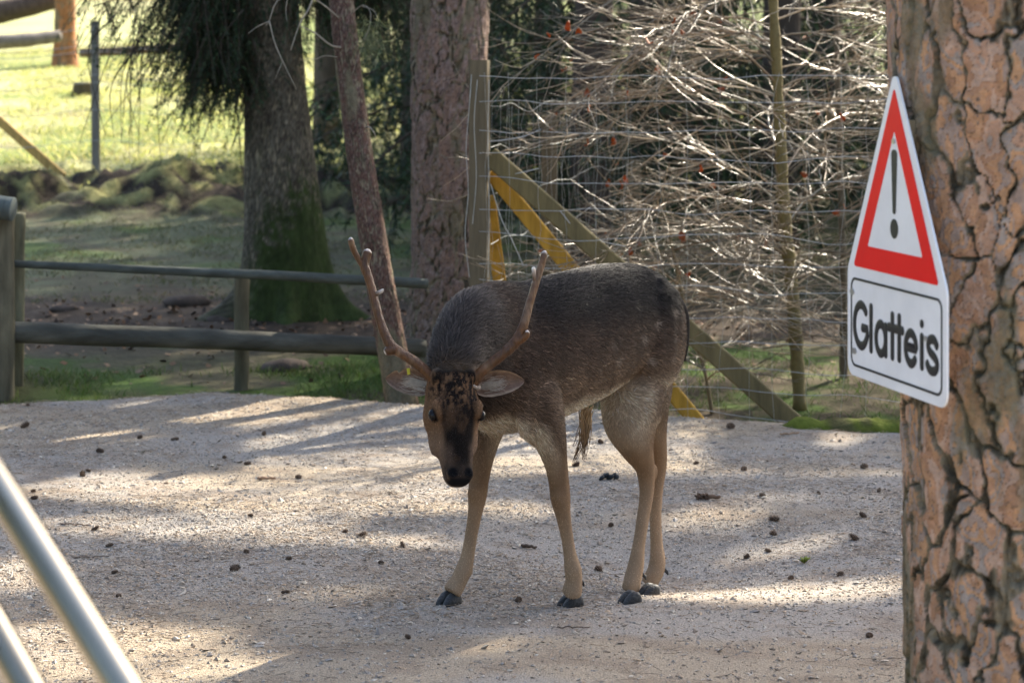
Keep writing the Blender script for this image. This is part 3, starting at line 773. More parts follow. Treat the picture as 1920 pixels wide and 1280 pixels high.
def d_far(x, y, px, py):
    w = np.where(px < 470, .05 + .40 * .9 * sstep(.46, .58, fbm(px * .012, py * .04, seed=95, o=2)), .45)
    w = np.where((px < 470) & (py > 255) & (py < 330) & (px > 180), .45, w)
    return np.where((px > 560) & (px < 640) & (py > 130) & (py < 210), .05, w)
def gaps(mb):
    """open the gaps in a crown through which the sun reaches the path and the meadow"""
    V = np.concatenate(mb.v).reshape(-1, 3, 3); C = np.concatenate(mb.c).reshape(-1, 3, 3); P = V.mean(1)
    G = P - SUN * (P[:, 2:] / SUN[2])
    for _ in range(3):
        z = np.where(G[:, 1] < crest(G[:, 0]), 0, ground_h(G[:, 0], G[:, 1])); G = P - SUN * ((P[:, 2] - z) / SUN[2])[:, None]
    ok = G[:, 1] > 3.5; px = np.full(len(G), 960.0); py = np.full(len(G), 1500.0)
    px[ok], py[ok] = to_px(G[ok])
    w = np.where(G[:, 1] < 9.9, d_path(0, 0, px, py), np.where(G[:, 1] < 19.5, d_mid(0, 0, px, py), d_far(0, 0, px, py)))
    k = (P[:, 2] < 2.6) | ~ok | (rng.random(len(P)) < np.clip(w * 1.15, 0, 1))
    V = V[k]; mb.v = [V.reshape(-1, 3)]; mb.c = [C[k].reshape(-1, 3)]; mb.n = len(V) * 3; mb.f = {3: [np.arange(mb.n).reshape(-1, 3)], 4: []}
    return mb

def sprig_mesh(mb, P, D, L, nper, nl, wid, col, jitter=.35):
    """needles along hanging twigs: P (m,3) starts, D (m,3) unit directions, L (m,)"""
    m = len(P)
    u = rng.random((m, nper))
    A = P[:, None] + D[:, None] * (u * L[:, None])[..., None]
    A[..., 0] += .02 * np.sin(u * 5 + P[:, :1] * 30)
    dr = rng.normal(size=(m, nper, 3)); dr /= np.linalg.norm(dr, axis=2, keepdims=True)
    dr = dr * .8 + D[:, None] * .75; dr /= np.linalg.norm(dr, axis=2, keepdims=True)
    ln = nl * (.6 + .7 * rng.random((m, nper, 1)))
    B = A + dr * ln
    sd = np.cross(dr, rng.normal(size=(m, nper, 3))); sd /= np.linalg.norm(sd, axis=2, keepdims=True) + 1e-9
    V = np.stack([A - sd * wid, A + sd * wid, B + sd * wid * .2], 2)
    N = m * nper
    cc = np.array(col) * np.exp(jitter * rng.normal(size=(m, 1, 1))) * np.exp(.25 * rng.normal(size=(m, nper, 1))) * np.ones((1, 1, 3))
    mb.add(V.reshape(-1, 3), [np.arange(N * 3).reshape(-1, 3)], np.repeat(cc.reshape(-1, 3), 3, 0))

def drooping_branch(wood, leaf, base, dirv, length, hang, ntw, nper, nl, wid, col, wr=.012):
    dirv = np.array(dirv, float); dirv /= np.linalg.norm(dirv)
    pts = [base, base + dirv * length * .35 + UP * .02, base + dirv * length * .7 - UP * .10 * length, base + dirv * length - UP * .20 * length]
    p = spline(pts, 14)
    wood.tubes(p, np.linspace(wr, wr * .3, 14), 6, (.07, .055, .04))
    sd = np.cross(dirv, UP)
    u = rng.random(ntw) * .92 + .08
    P = p[(u * 13).astype(int)] + sd * (rng.normal(size=(ntw, 1)) * .16 * length * (1.1 - u[:, None]))
    D = np.stack([.38 * rng.normal(size=ntw), .38 * rng.normal(size=ntw), -np.ones(ntw)], 1) + dirv * .3 * rng.random((ntw, 1))
    D /= np.linalg.norm(D, axis=1, keepdims=True)
    L = hang * (.35 + .75 * rng.random(ntw))
    tw = np.stack([P, P + D * (L * .5)[:, None] + .01 * rng.normal(size=(ntw, 3)), P + D * L[:, None]], 1)
    wood.tubes(tw, np.tile([.003, .0025, .001], (ntw, 1)), 3, (.08, .06, .045), caps=False)
    sprig_mesh(leaf, P, D, L, nper, nl, wid, col)

GREEN_D = (.027, .050, .020); GREEN_B = (.035, .058, .020)

# ---- spruce with the mossy foot, behind the rail
def build_spruce():
    bx, by = -1.355, 12.9
    gz = float(ground_h(bx, by)) - .12
    root = empty("spruce_tree", (bx, by, gz))
    tag(root, "thick grey spruce with a mossy flared foot standing behind the log rail", "tree")
    def axis(z):
        return (bx + .0 - .065 * max(z - .2, 0) ** 1.0 + .0, by, float(np.interp(z, [-.2, .1, .6, 1.26, 2, 6], [.30, .265, .232, .19, .165, .15])))
    def flare(TH, Z):
        k = np.maximum(np.cos(TH * 5 + 1.1), 0) ** 2 * .8 + np.maximum(np.cos(TH - math.pi), 0) ** 3 * .9 + np.maximum(np.cos(TH - .1), 0) ** 4 * .55
        return 1 + k * np.exp(-np.maximum(Z + .05, 0) / .13) + .05 * np.exp(-np.maximum(Z, 0) / .4)
    moss = lambda TH, Z, lay: sstep(.62, .18, Z + (lay - .5) * .9 - .42 * np.maximum(np.cos(TH + .75), 0)) * sstep(-.6, .35, np.cos(TH + .9) + (lay - .5)) * .92
    mb = bark_trunk(axis, gz, 2.6, .016, 150, .05, .06, .009, [(.10, .088, .064), (.078, .066, .048), (.125, .11, .082), (.06, .048, .036)], (.04, .033, .025), 101, .8, moss, flare)
    mb.build("trunk", m_bark_far, root)
    mb = MB(); zz = np.linspace(2.58, 13, 12)
    mb.tubes(np.stack([[axis(z)[0] for z in zz], np.full(12, by), zz], 1), np.linspace(.158, .03, 12), 14, (.17, .14, .11))
    mb.build("upper_trunk", m_bark_far, root)
    wood, leaf = MB(), MB()
    for z, az, ln, hg in [(2.15, 190, .55, .75), (2.0, 205, .55, .80), (1.95, 172, .5, .75), (2.3, 215, .6, .85), (2.1, 235, .6, .8), (1.75, 195, .52, .65), (1.85, 182, .50, .8), (1.65, 215, .45, .55), (2.2, 180, .6, .9), (2.0, 190, .45, .8),
                          (2.3, 160, .55, .85), (2.4, 185, .55, 1.0), (1.7, 180, .35, .7), (1.6, 200, .3, .6), (2.2, 20, .9, .6), (2.1, -12, .8, .65), (2.3, 40, 1.2, .7), (2.4, -25, 1.0, .7), (2.2, 10, 1.2, .7)]:
        a = rad(az); b = np.array([axis(z)[0], by, z])
        drooping_branch(wood, leaf, b, (math.cos(a), math.sin(a) * .7, .05), ln, hg, int(80 * ln) + 12, 110, .030, .0030, GREEN_D)
    for i in range(70):     # the crown above
        z = 2.8 + 9.5 * (i / 70); a = i * 2.4; ln = 1.9 * (1 - i / 85)
        drooping_branch(wood, leaf, np.array([axis(z)[0], by, z]), (math.cos(a), math.sin(a), -.05), ln, .5, int(14 * ln) + 4, 22, .09, .008, GREEN_D)
    for z, az, ln, hg in [(2.2, 178, 1.12, .55), (2.05, 186, 1.05, .62), (2.35, 183, 1.3, .5)]:   # thin sprays reaching farther left
        drooping_branch(wood, leaf, np.array([axis(z)[0], by, z]), (math.cos(rad(az)), math.sin(rad(az)) * .7, .02), ln, hg, 26, 80, .03, .003, GREEN_D)
    # bare hanging twigs below the green
    P = []
    for i in range(26):
        s = np.array([bx - .15 - .9 * rng.random(), by + .3 * rng.normal(), 1.5 + .35 * rng.random()])
        P.append(spline([s, s + [.05 * rng.normal() - .08, .03, -.22], s + [.12 * rng.normal() - .12, .03, -.5 - .25 * rng.random()]], 8))
    wood.tubes(np.array(P), np.tile(np.linspace(.004, .0015, 8), (26, 1)), 4, (.06, .05, .04))
    wood.build("branches", m_bark_far, root); gaps(leaf).build("crown", m_needle, root, False)
build_spruce()

# ---- slim leaning pine at the edge of the path
def build_slim_pine():
    b = at(757, 757, 9.68); root = empty("slim_pine_tree", (b[0], b[1], -.12))
    tag(root, "slim reddish pine leaning left at the back edge of the path", "tree")
    ctr = spline([at(757, 775, 9.68), at(742, 690, 9.7), at(725, 600, 9.72), at(703, 470, 9.75), at(676, 300, 9.8), at(656, 150, 9.85), at(640, 0, 9.9), at(610, -300, 10.0)], 60)
    def axis(z):
        i = np.argsort(ctr[:, 2]); c = ctr[i]
        return (float(np.interp(z, c[:, 2], c[:, 0])), float(np.interp(z, c[:, 2], c[:, 1])), float(np.interp(z, [-.1, .2, .8, 1.8, 3], [.078, .068, .062, .056, .05])))
    mb = bark_trunk(axis, -.14, 2.5, .009, 90, .035, .06, .006, [(.13, .074, .056), (.10, .058, .044), (.155, .108, .088), (.075, .047, .037)], (.06, .045, .038), 131, 1.0)
    mb.build("trunk", m_bark, root)
    wood, leaf = MB(), MB()
    top = axis(2.48)
    pts = np.array([[top[0], top[1], 2.46], [top[0] - .15, top[1] + .2, 4.5], [top[0] - .2, top[1] + .4, 7]])
    rough_tube(wood, pts, [.052, .04, .012], 10, (.26, .15, .10))
    for i in range(26):
        z = 4 + 3 * i / 26; a = i * 2.4
        drooping_branch(wood, leaf, np.array([top[0] - .15, top[1] + .3, z]), (math.cos(a), math.sin(a), .25), .9, .18, 10, 26, .07, .006, GREEN_B)
    wood.build("branches", m_bark, root); gaps(leaf).build("crown", m_needle, root, False)
    # pale dead twigs sticking out beside the trunk
    grey = (.27, .24, .19)
    for pts, r in [([(642, 40, 9.85), (600, 5, 9.75), (560, -10, 9.7), (520, 2, 9.66), (505, 40, 9.64), (498, 48, 9.64)], .006),
                   ([(505, 40, 9.64), (515, 80, 9.63), (530, 115, 9.62), (556, 168, 9.62)], .0055), ([(505, 40, 9.64), (480, 52, 9.63), (465, 64, 9.62)], .004),
                   ([(596, -30, 9.7), (580, 15, 9.68), (562, 45, 9.67), (545, 95, 9.66)], .009), ([(645, 90, 9.84), (620, 85, 9.75), (590, 62, 9.7), (560, 48, 9.68)], .008),
                   ([(648, 110, 9.84), (610, 105, 9.8), (590, 112, 9.78), (575, 108, 9.77)], .004), ([(683, 242, 9.8), (692, 238, 9.75), (701, 248, 9.72), (705, 258, 9.72)], .006),
                   ([(655, 30, 9.85), (680, 10, 9.8), (695, 25, 9.76), (690, 60, 9.74), (672, 105, 9.73), (660, 140, 9.73)], .003), ([(680, 12, 9.8), (700, 20, 9.77), (708, 35, 9.76)], .003),
                   ([(690, 60, 9.74), (680, 75, 9.73), (668, 80, 9.72)], .002), ([(540, -10, 9.68), (536, 20, 9.67), (538, 40, 9.66)], .004), ([(530, 115, 9.62), (515, 150, 9.61)], .003)]:
        wood = MB(); rough_tube(wood, [at(*p) for p in pts], np.linspace(r * .65, r * .28, len(pts)), 6, grey, 16, amp=.2)
        wood.build("dead_twig", mat("dead_twig", rough=.7, ns=60, na=.4), root)
    leaf = MB()
    P = np.array([at(690 + rng.normal() * 12, 25 + 45 * rng.random(), 9.75) for _ in range(16)]); D = np.array([[.2 * rng.normal(), .2 * rng.normal(), -1.0] for _ in range(16)])
    D /= np.linalg.norm(D, axis=1, keepdims=True)
    sprig_mesh(leaf, P, D, np.full(16, .12), 26, .07, .0014, (.14, .16, .075))
    leaf.build("needle_tuft", m_needle, root, False)
build_slim_pine()

# ---- big pine behind the deer
def build_mid_pine():
    bx, by = (838 - 960) * 10.9 / F, 10.9
    root = empty("pine_tree", (bx, by, -.15))
    tag(root, "large grey pink pine trunk rising behind the deer beside the wire fence post", "tree")
    def axis(z):
        return (bx + .008 * z, by, float(np.interp(z, [-.2, .1, .5, 1.8, 3, 12], [.235, .20, .178, .196, .19, .12])))
    fl = lambda TH, Z: 1 + .22 * np.maximum(np.cos(4 * TH + .5), 0) * np.exp(-np.maximum(Z, 0) / .16)
    mb = bark_trunk(axis, -.2, 2.6, .0085, 190, .075, .15, .020, [(.20, .135, .105), (.24, .175, .15), (.17, .12, .10), (.22, .145, .11)], (.02, .016, .013), 151, .9, None, fl)
    mb.build("trunk", m_bark, root)
    wood, leaf = MB(), MB()
    rough_tube(wood, [np.array([bx + .02, by, 2.58]), np.array([bx, by + .1, 6]), np.array([bx, by + .3, 11])], [.192, .15, .04], 14, (.3, .17, .1))
    for i in range(30):
        z = 6 + 5 * i / 30; a = i * 2.4
        drooping_branch(wood, leaf, np.array([bx, by + .2, z]), (math.cos(a), math.sin(a), .2), 1.6, .25, 16, 24, .09, .008, GREEN_B)
    wood.build("branches", m_bark_far, root); gaps(leaf).build("crown", m_needle, root, False)
build_mid_pine()

# ---- near pine that carries the sign
PX, PY = .992, 4.165
def build_near_pine():
    root = empty("near_pine_tree", (PX, PY, -.1))
    tag(root, "big near pine trunk with cracked pinkish bark plates carrying the warning sign", "tree")
    def axis(z):
        return (PX + .036 - .026 * z, PY, float(np.interp(z, [-.2, .1, .4, .8, 1.62, 3, 14], [.27, .25, .242, .238, .246, .235, .12])))
    mb = bark_trunk(axis, -.15, 2.3, .0034, 470, .085, .16, .020, [(.42, .255, .17), (.44, .30, .22), (.38, .215, .13), (.44, .25, .14), (.34, .25, .20), (.46, .265, .145), (.30, .25, .215)], (.10, .08, .055), 171, 1.0)
    mb.build("trunk", m_bark, root)
    wood, leaf = MB(), MB()
    rough_tube(wood, [np.array([PX - .02, PY, 2.25]), np.array([PX - .05, PY, 6]), np.array([PX - .05, PY + .1, 10])], [.236, .18, .05], 16, (.32, .18, .1))
    for i in range(26):
        z = 6.5 + 4.5 * i / 26; a = i * 2.4
        drooping_branch(wood, leaf, np.array([PX - .05, PY, z]), (math.cos(a), math.sin(a), .25), 1.4, .25, 10, 20, .09, .008, GREEN_B)
    wood.build("branches", m_bark_far, root); gaps(leaf).build("crown", m_needle, root, False)
build_near_pine()

# ---- background forest
def px_clear_meadow(x, y):
    return x / y * F + 960 < 480
def forest_tree(x, y, label, h=11.0, low=0.6, reach=1.8, r=.16, col=GREEN_D, nb=46, name="spruce_tree", tw=15, nper=30, trunk_col=(.10, .08, .065)):
    z0 = float(ground_h(x, y)) - .1
    root = empty(name, (x, y, z0)); tag(root, label, "tree", "trees of the forest behind the fence")
    wood, leaf = MB(), MB()
    rough_tube(wood, [np.array([x, y, z0]), np.array([x + .05, y, z0 + h * .4]), np.array([x, y, z0 + h])], [r, r * .7, .02], 10, trunk_col, 20)
    wood.build("trunk", m_bark_far, root)
    wood = MB()
    for i in range(nb):
        u = i / nb; z = z0 + low + (h - low - .3) * u ** 1.5; a = i * 2.4 + x; ln = reach * (1 - u * .85) * (.75 + .5 * rng.random())
        drooping_branch(wood, leaf, np.array([x, y, z]), (math.cos(a), math.sin(a), -.06), ln, .65, int(tw * ln) + 4, nper, .075 if y > 9 else .12, .0085 if y > 9 else .02, col, .016)
    wood.build("branches", m_bark_far, root)
    return root, leaf

FOREST = []   # (x, y, root, leaf builder)
for (x, y, h, low, reach, lab) in [
        (0.55, 15.2, 11, .9, 1.6, "dark spruce showing just right of the big pine, behind the sapling"),
        (2.05, 16.4, 12, .8, 1.9, "dark spruce behind the sapling's left branches, second from the big pine"),
        (3.5, 15.0, 10, .7, 1.6, "dark spruce behind the sapling near the warning sign's left edge"),
        (1.2, 19.5, 13, .4, 2.2, "spruce deep in the forest between the two nearest dark spruces"),
        (-0.55, 17.2, 12, .9, 1.35, "spruce seen in the gap between the slim pine and the big pine"),
        (3.0, 20.5, 13, .4, 2.3, "tall spruce far behind the sapling stem"),
        (5.0, 19.0, 12, .3, 2.2, "spruce hidden mostly behind the warning sign and near pine"),
        (-0.3, 24.0, 14, .4, 2.4, "distant spruce behind the gap beside the big pine"),
        (2.2, 26.0, 14, .2, 2.6, "farthest spruce right of the big pine, in deep shade"),
        (4.6, 25.5, 14, .2, 2.6, "farthest spruce behind the warning sign, in deep shade"),
        (6.6, 23.5, 14, .2, 2.6, "spruce at the right end of the dark forest behind the near pine"),
        (7.6, 17.0, 12, .6, 2.2, "spruce right of the forest, hidden behind the near pine"), (9.0, 21.5, 13, .6, 2.4, "spruce far right in the forest behind the near pine"),
        (-0.95, 20.9, 12, .5, 1.5, "spruce in the dark gap just left of the big pine"), (0.35, 22.0, 13, .3, 2.2, "spruce in deep shade just right of the big pine, behind the nearest one"), (2.0, 22.6, 13, .3, 2.3, "spruce in deep shade behind the middle of the bare sapling"),
        (-2.05, 23.5, 13, 2.1, 1.8, "distant spruce behind the mossy spruce's hanging branches")]:
    r_, l_ = forest_tree(x, y, lab, h, low, reach)
    FOREST.append((x, y, r_, l_))

for (x, y, h, low, reach, lab) in [(-5.2, 7.5, 11, 2.6, 2.0, "unseen spruce added at the left side of the path beyond the handrail"), (-5.8, 3.0, 12, 2.6, 2.2, "unseen spruce added left of the camera beside the path"), (-6.5, 11.5, 12, 2.6, 2.2, "unseen spruce added left of the log rail fence"), (-7.5, 5.5, 13, 1.5, 2.6, "unseen spruce added farther left of the path"),
        (-5.5, -8.5, 9, .8, 2.6, "unseen spruce added behind the camera, leftmost"), (-2.6, -10.5, 9, .8, 2.6, "unseen spruce added behind the camera, second from left"), (.4, -11.5, 9, .6, 2.8, "unseen spruce added straight behind the camera"), (3.4, -10.5, 9, .8, 2.6, "unseen spruce added behind the camera, second from right"), (6.0, -8.0, 9, .8, 2.6, "unseen spruce added behind the camera, rightmost"),
        (7.2, -1.5, 13, .8, 2.6, "unseen spruce added at the right side of the path behind the near pine"), (6.8, 4.0, 12, 1.0, 2.3, "unseen spruce added right of the near pine, outside the path"), (-8.2, -1.5, 13, .8, 2.6, "unseen spruce added at the left side of the path behind the camera")]:
    r_, l_ = forest_tree(x, y, lab, h, low, reach, nper=16, tw=18)  # unseen trees added beside and behind the camera to hold back skylight
    gaps(l_).build("crown", m_needle, r_, False)
# orange sunlit trunk on the meadow
def build_meadow_pine():
    x, y = (122 - 960) * 36 / F, 36.0; z0 = float(ground_h(x, y)) - .1
    root = empty("orange_pine_tree", (x, y, z0)); tag(root, "orange barked pine trunk on the sunlit meadow at the far left", "tree")
    mb = bark_trunk(lambda z: (x, y, .17 + .10 * math.exp(-(z - z0) / .3)), z0, z0 + 3.2, .03, 60, .10, .2, .012, [(.42, .18, .07), (.36, .15, .06), (.30, .13, .06)], (.12, .055, .03), 191)
    mb.build("trunk", m_bark_far, root)
    wood, leaf = MB(), MB()
    rough_tube(wood, [np.array([x, y, z0 + 3.15]), np.array([x, y, z0 + 8]), np.array([x, y, z0 + 13])], [.172, .13, .03], 12, (.4, .18, .08))
    for i in range(22):
        a = i * 2.4; drooping_branch(wood, leaf, np.array([x, y, z0 + 8 + 5 * i / 22]), (math.cos(a), math.sin(a), .2), 1.6, .3, 16, 18, .1, .012, GREEN_B)
    wood.build("branches", m_bark_far, root); gaps(leaf).build("crown", m_needle, root, False)
build_meadow_pine()

# ---- unseen leaf clumps added to the forest crowns along sun rays to shade chosen ground
def build_shade_clumps():
    pts = []
    def throw(n, x0, x1, y0, y1, hfun, dens, h0, h1):
        x = rng.uniform(x0, x1, n); y = rng.uniform(y0, y1, n); z = hfun(x, y)
        px, py = to_px(np.stack([x, y, z], 1))
        k = rng.random(n) < dens(x, y, px, py)
        x, y, z = x[k], y[k], z[k]
        h = rng.uniform(h0, h1, len(x))
        return np.stack([x, y, z], 1) + SUN * (h / SUN[2])[:, None]
    pts.append(throw(4200, -2.6, 2.6, 4.2, 9.9, path_h, d_path, 5.5, 9.5))
    pts.append(throw(3600, -5, 5, 10, 19.5, ground_h, d_mid, 7, 11))
    pts.append(throw(5200, -7, 9, 19.5, 44, ground_h, d_far, 6, 10))
    P = np.concatenate(pts)
    T = np.array([[f[0], f[1]] for f in FOREST])
    own = np.argmin(((P[:, None, :2] - T[None]) ** 2).sum(2), 1)
    for i, (x, y, root, leaf) in enumerate(FOREST):
        Q = P[own == i]
        if len(Q):
            n = 26; m = len(Q)
            c = Q[:, None] + rng.normal(size=(m, n, 3)) * np.array([.15, .15, .09])
            a = rng.normal(size=(m, n, 3)); a /= np.linalg.norm(a, axis=2, keepdims=True); b = np.cross(a, rng.normal(size=(m, n, 3))); b /= np.linalg.norm(b, axis=2, keepdims=True)
            V = np.stack([c - b * .02, c + b * .02, c + a * .15], 2)
            leaf.add(V.reshape(-1, 3), [np.arange(m * n * 3).reshape(-1, 3)], GREEN_D)
        gaps(leaf).build("crown", m_needle, root, False)  # the tree's own foliage plus the clumps added for their shade
build_shade_clumps()
# ---------------------------------------------------------------- leafless beech saplings
m_twig = mat("twig_bark", rough=.32, ns=40, na=.25, spec=.55)
leaf_mesh = None
def beech(name, label, stem_pts, stem_r, nprim, zlo, zhi, reach, nleaf, left_bias, seed, bark=(.15, .115, .04)):
    global leaf_mesh
    R = np.random.default_rng(seed)
    stem = spline([at(*p) for p in stem_pts], 40)
    root = empty(name, stem[0] * np.array([1, 1, 0]) + np.array([0, 0, stem[:, 2].min()])); tag(root, label, "sapling")
    mb = MB(); mb.tubes(stem, np.linspace(stem_r, stem_r * .55, 40) * (1 + .1 * R.normal(size=40)), 10, bark); mb.build("stem", mat("young_bark", rough=.6, ns=25, na=.3, bump=.3, bs=60), root)
    b1, b2, b3, tips = [], [], [], []
    zi = np.argsort(stem[:, 2])
    for i in range(nprim):
        z = zlo + (zhi - zlo) * (i + R.random()) / nprim
        s = np.array([np.interp(z, stem[zi, 2], stem[zi, k]) for k in range(3)])
        az = R.choice([math.pi, 0], p=[left_bias, 1 - left_bias]) + R.normal() * .75
        ln = reach * (.45 + .65 * R.random()) * (1 if abs(math.cos(az)) > .5 else .7)
        el = R.uniform(.25, .75) - .28 * (z > 1.6)
        h = np.array([math.cos(az), math.sin(az), 0]); sag = R.uniform(.2, .9) * ln
        u = np.linspace(0, 1, 9)[:, None]
        lat = np.cross(h, UP) * R.normal() * .38
        P = s + h * ln * u + UP * (math.tan(el) * ln * (u - .55 * u ** 2) - sag * u ** 2 * .75 + .10 * ln * u ** 4) + lat * u ** 2 * ln + .012 * R.normal(size=(9, 3)) * u
        b1.append((P, np.linspace(.0050, .0015, 9)[:] * (.7 + .5 * R.random())))
        n2 = int(5 + ln * 12)
        for j in range(n2):
            t = .12 + .88 * (j + R.random()) / n2; k = min(int(t * 8), 7)
            p0 = P[k] + (P[k + 1] - P[k]) * (t * 8 - k); d = P[k + 1] - P[k]; d /= np.linalg.norm(d)
            side = np.cross(d, UP); side /= np.linalg.norm(side) + 1e-9
            dd = d * R.uniform(.9, 1.6) + side * (1 if j % 2 else -1) * R.uniform(.3, .9) + UP * R.normal() * .28
            dd /= np.linalg.norm(dd); l2 = R.uniform(.18, .60) * (1.15 - .5 * t)
            v = np.linspace(0, 1, 7)[:, None]
            Q = p0 + dd * l2 * v + UP * (R.normal() * .28 * l2 * v ** 2 + .10 * l2 * v ** 3) + side * R.normal() * .34 * l2 * v ** 2 + .0035 * R.normal(size=(7, 3)) * (v > 0)
            b2.append((Q, np.linspace(.0025, .0010, 7)))
            tips.append(Q[-1])
            for _ in range(R.integers(1, 5)):
                k3 = R.integers(1, 6); d3 = dd + R.normal(size=3) * np.array([.4, .4, .3]); d3 /= np.linalg.norm(d3); l3 = R.uniform(.05, .19)
                w = np.linspace(0, 1, 5)[:, None]
                b3.append((Q[k3] + d3 * l3 * w + UP * .12 * l3 * w ** 2 + .002 * R.normal(size=(5, 3)) * (w > 0), np.linspace(.0015, .0008, 5)))
    mb = MB()
    for b, n in ((b1, 6), (b2, 4), (b3, 3)):
        P = np.array([q[0] for q in b]); Rr = np.array([q[1] for q in b])
        col = np.array([.22, .17, .11]) * np.exp(.45 * R.normal(size=(len(P), 1))) + np.array([.02, .0, -.01]) * R.normal(size=(len(P), 1))
        mb.tubes(P, Rr, n, np.clip(col, .03, .8), caps=False)
    tag(mb.build("twigs", m_twig, root), kind="stuff")
    if leaf_mesh is None:
        m2 = MB(); u = np.linspace(0, 1, 6)[:, None]; v = np.array([-1, 0, 1.0])[None]
        w = .019 * np.sin(np.pi * np.clip(u * .9 + .07, 0, 1)) ** .8
        Pm = np.stack([w * v + 0 * u, 0 * v + u * .052, .010 * np.abs(v) * np.ones_like(u) + .012 * np.sin(u * 5) + 0 * v], -1)
        g = grid_faces(6, 3); m2.add(np.concatenate([Pm.reshape(-1, 3), Pm.reshape(-1, 3) - [0, 0, .0012]]), [g, g[:, ::-1] + 18], (.30, .085, .022))
        proto = m2.build("leaf", mat("beech_leaf", rough=.55, ns=50, na=.45, trans=.5), None); leaf_mesh = proto.data
        COL.objects.unlink(proto); bpy.data.objects.remove(proto)
    tips = np.array(tips); px, py = to_px(tips)
    vis = np.where((py > 20) & (py < 520) & (px > 940) & (px < 1640))[0]
    for i in R.choice(vis, min(nleaf, len(vis)), replace=False):
        o = bpy.data.objects.new("leaf", leaf_mesh); COL.objects.link(o); o.parent = root
        o.location = Vector(tips[i] - np.array(root.location)); o.rotation_euler = (R.uniform(1.2, 3.2), R.normal() * .6, R.uniform(0, 6.28)); s = R.uniform(.45, .9); o.scale = (s, s, s)
beech("beech_sapling", "leafless beech sapling with many sunlit twigs and a few red leaves behind the wire fence", [(1500, 772, 10.0), (1493, 650, 10.0), (1483, 520, 10.0), (1470, 400, 10.0), (1463, 250, 10.0), (1455, 100, 10.02), (1446, -60, 10.05), (1440, -160, 10.05)],
      .036, 72, .18, 2.15, 1.32, 46, .70, 301)
beech("beech_sapling", "thinner bare sapling between the sapling with red leaves and the sign", [(1580, 765, 10.7), (1583, 600, 10.7), (1578, 400, 10.7), (1572, 200, 10.75), (1566, -30, 10.8)], .022, 34, .1, 1.9, .8, 5, .5, 302, (.10, .08, .05))
beech("beech_sapling", "bare low brush with tangled twigs right behind the deer's rump", [(1335, 775, 9.85), (1320, 690, 9.85), (1290, 600, 9.86), (1262, 470, 9.88), (1240, 360, 9.9)], .010, 22, .05, .8, .75, 5, .45, 303, (.16, .12, .06))

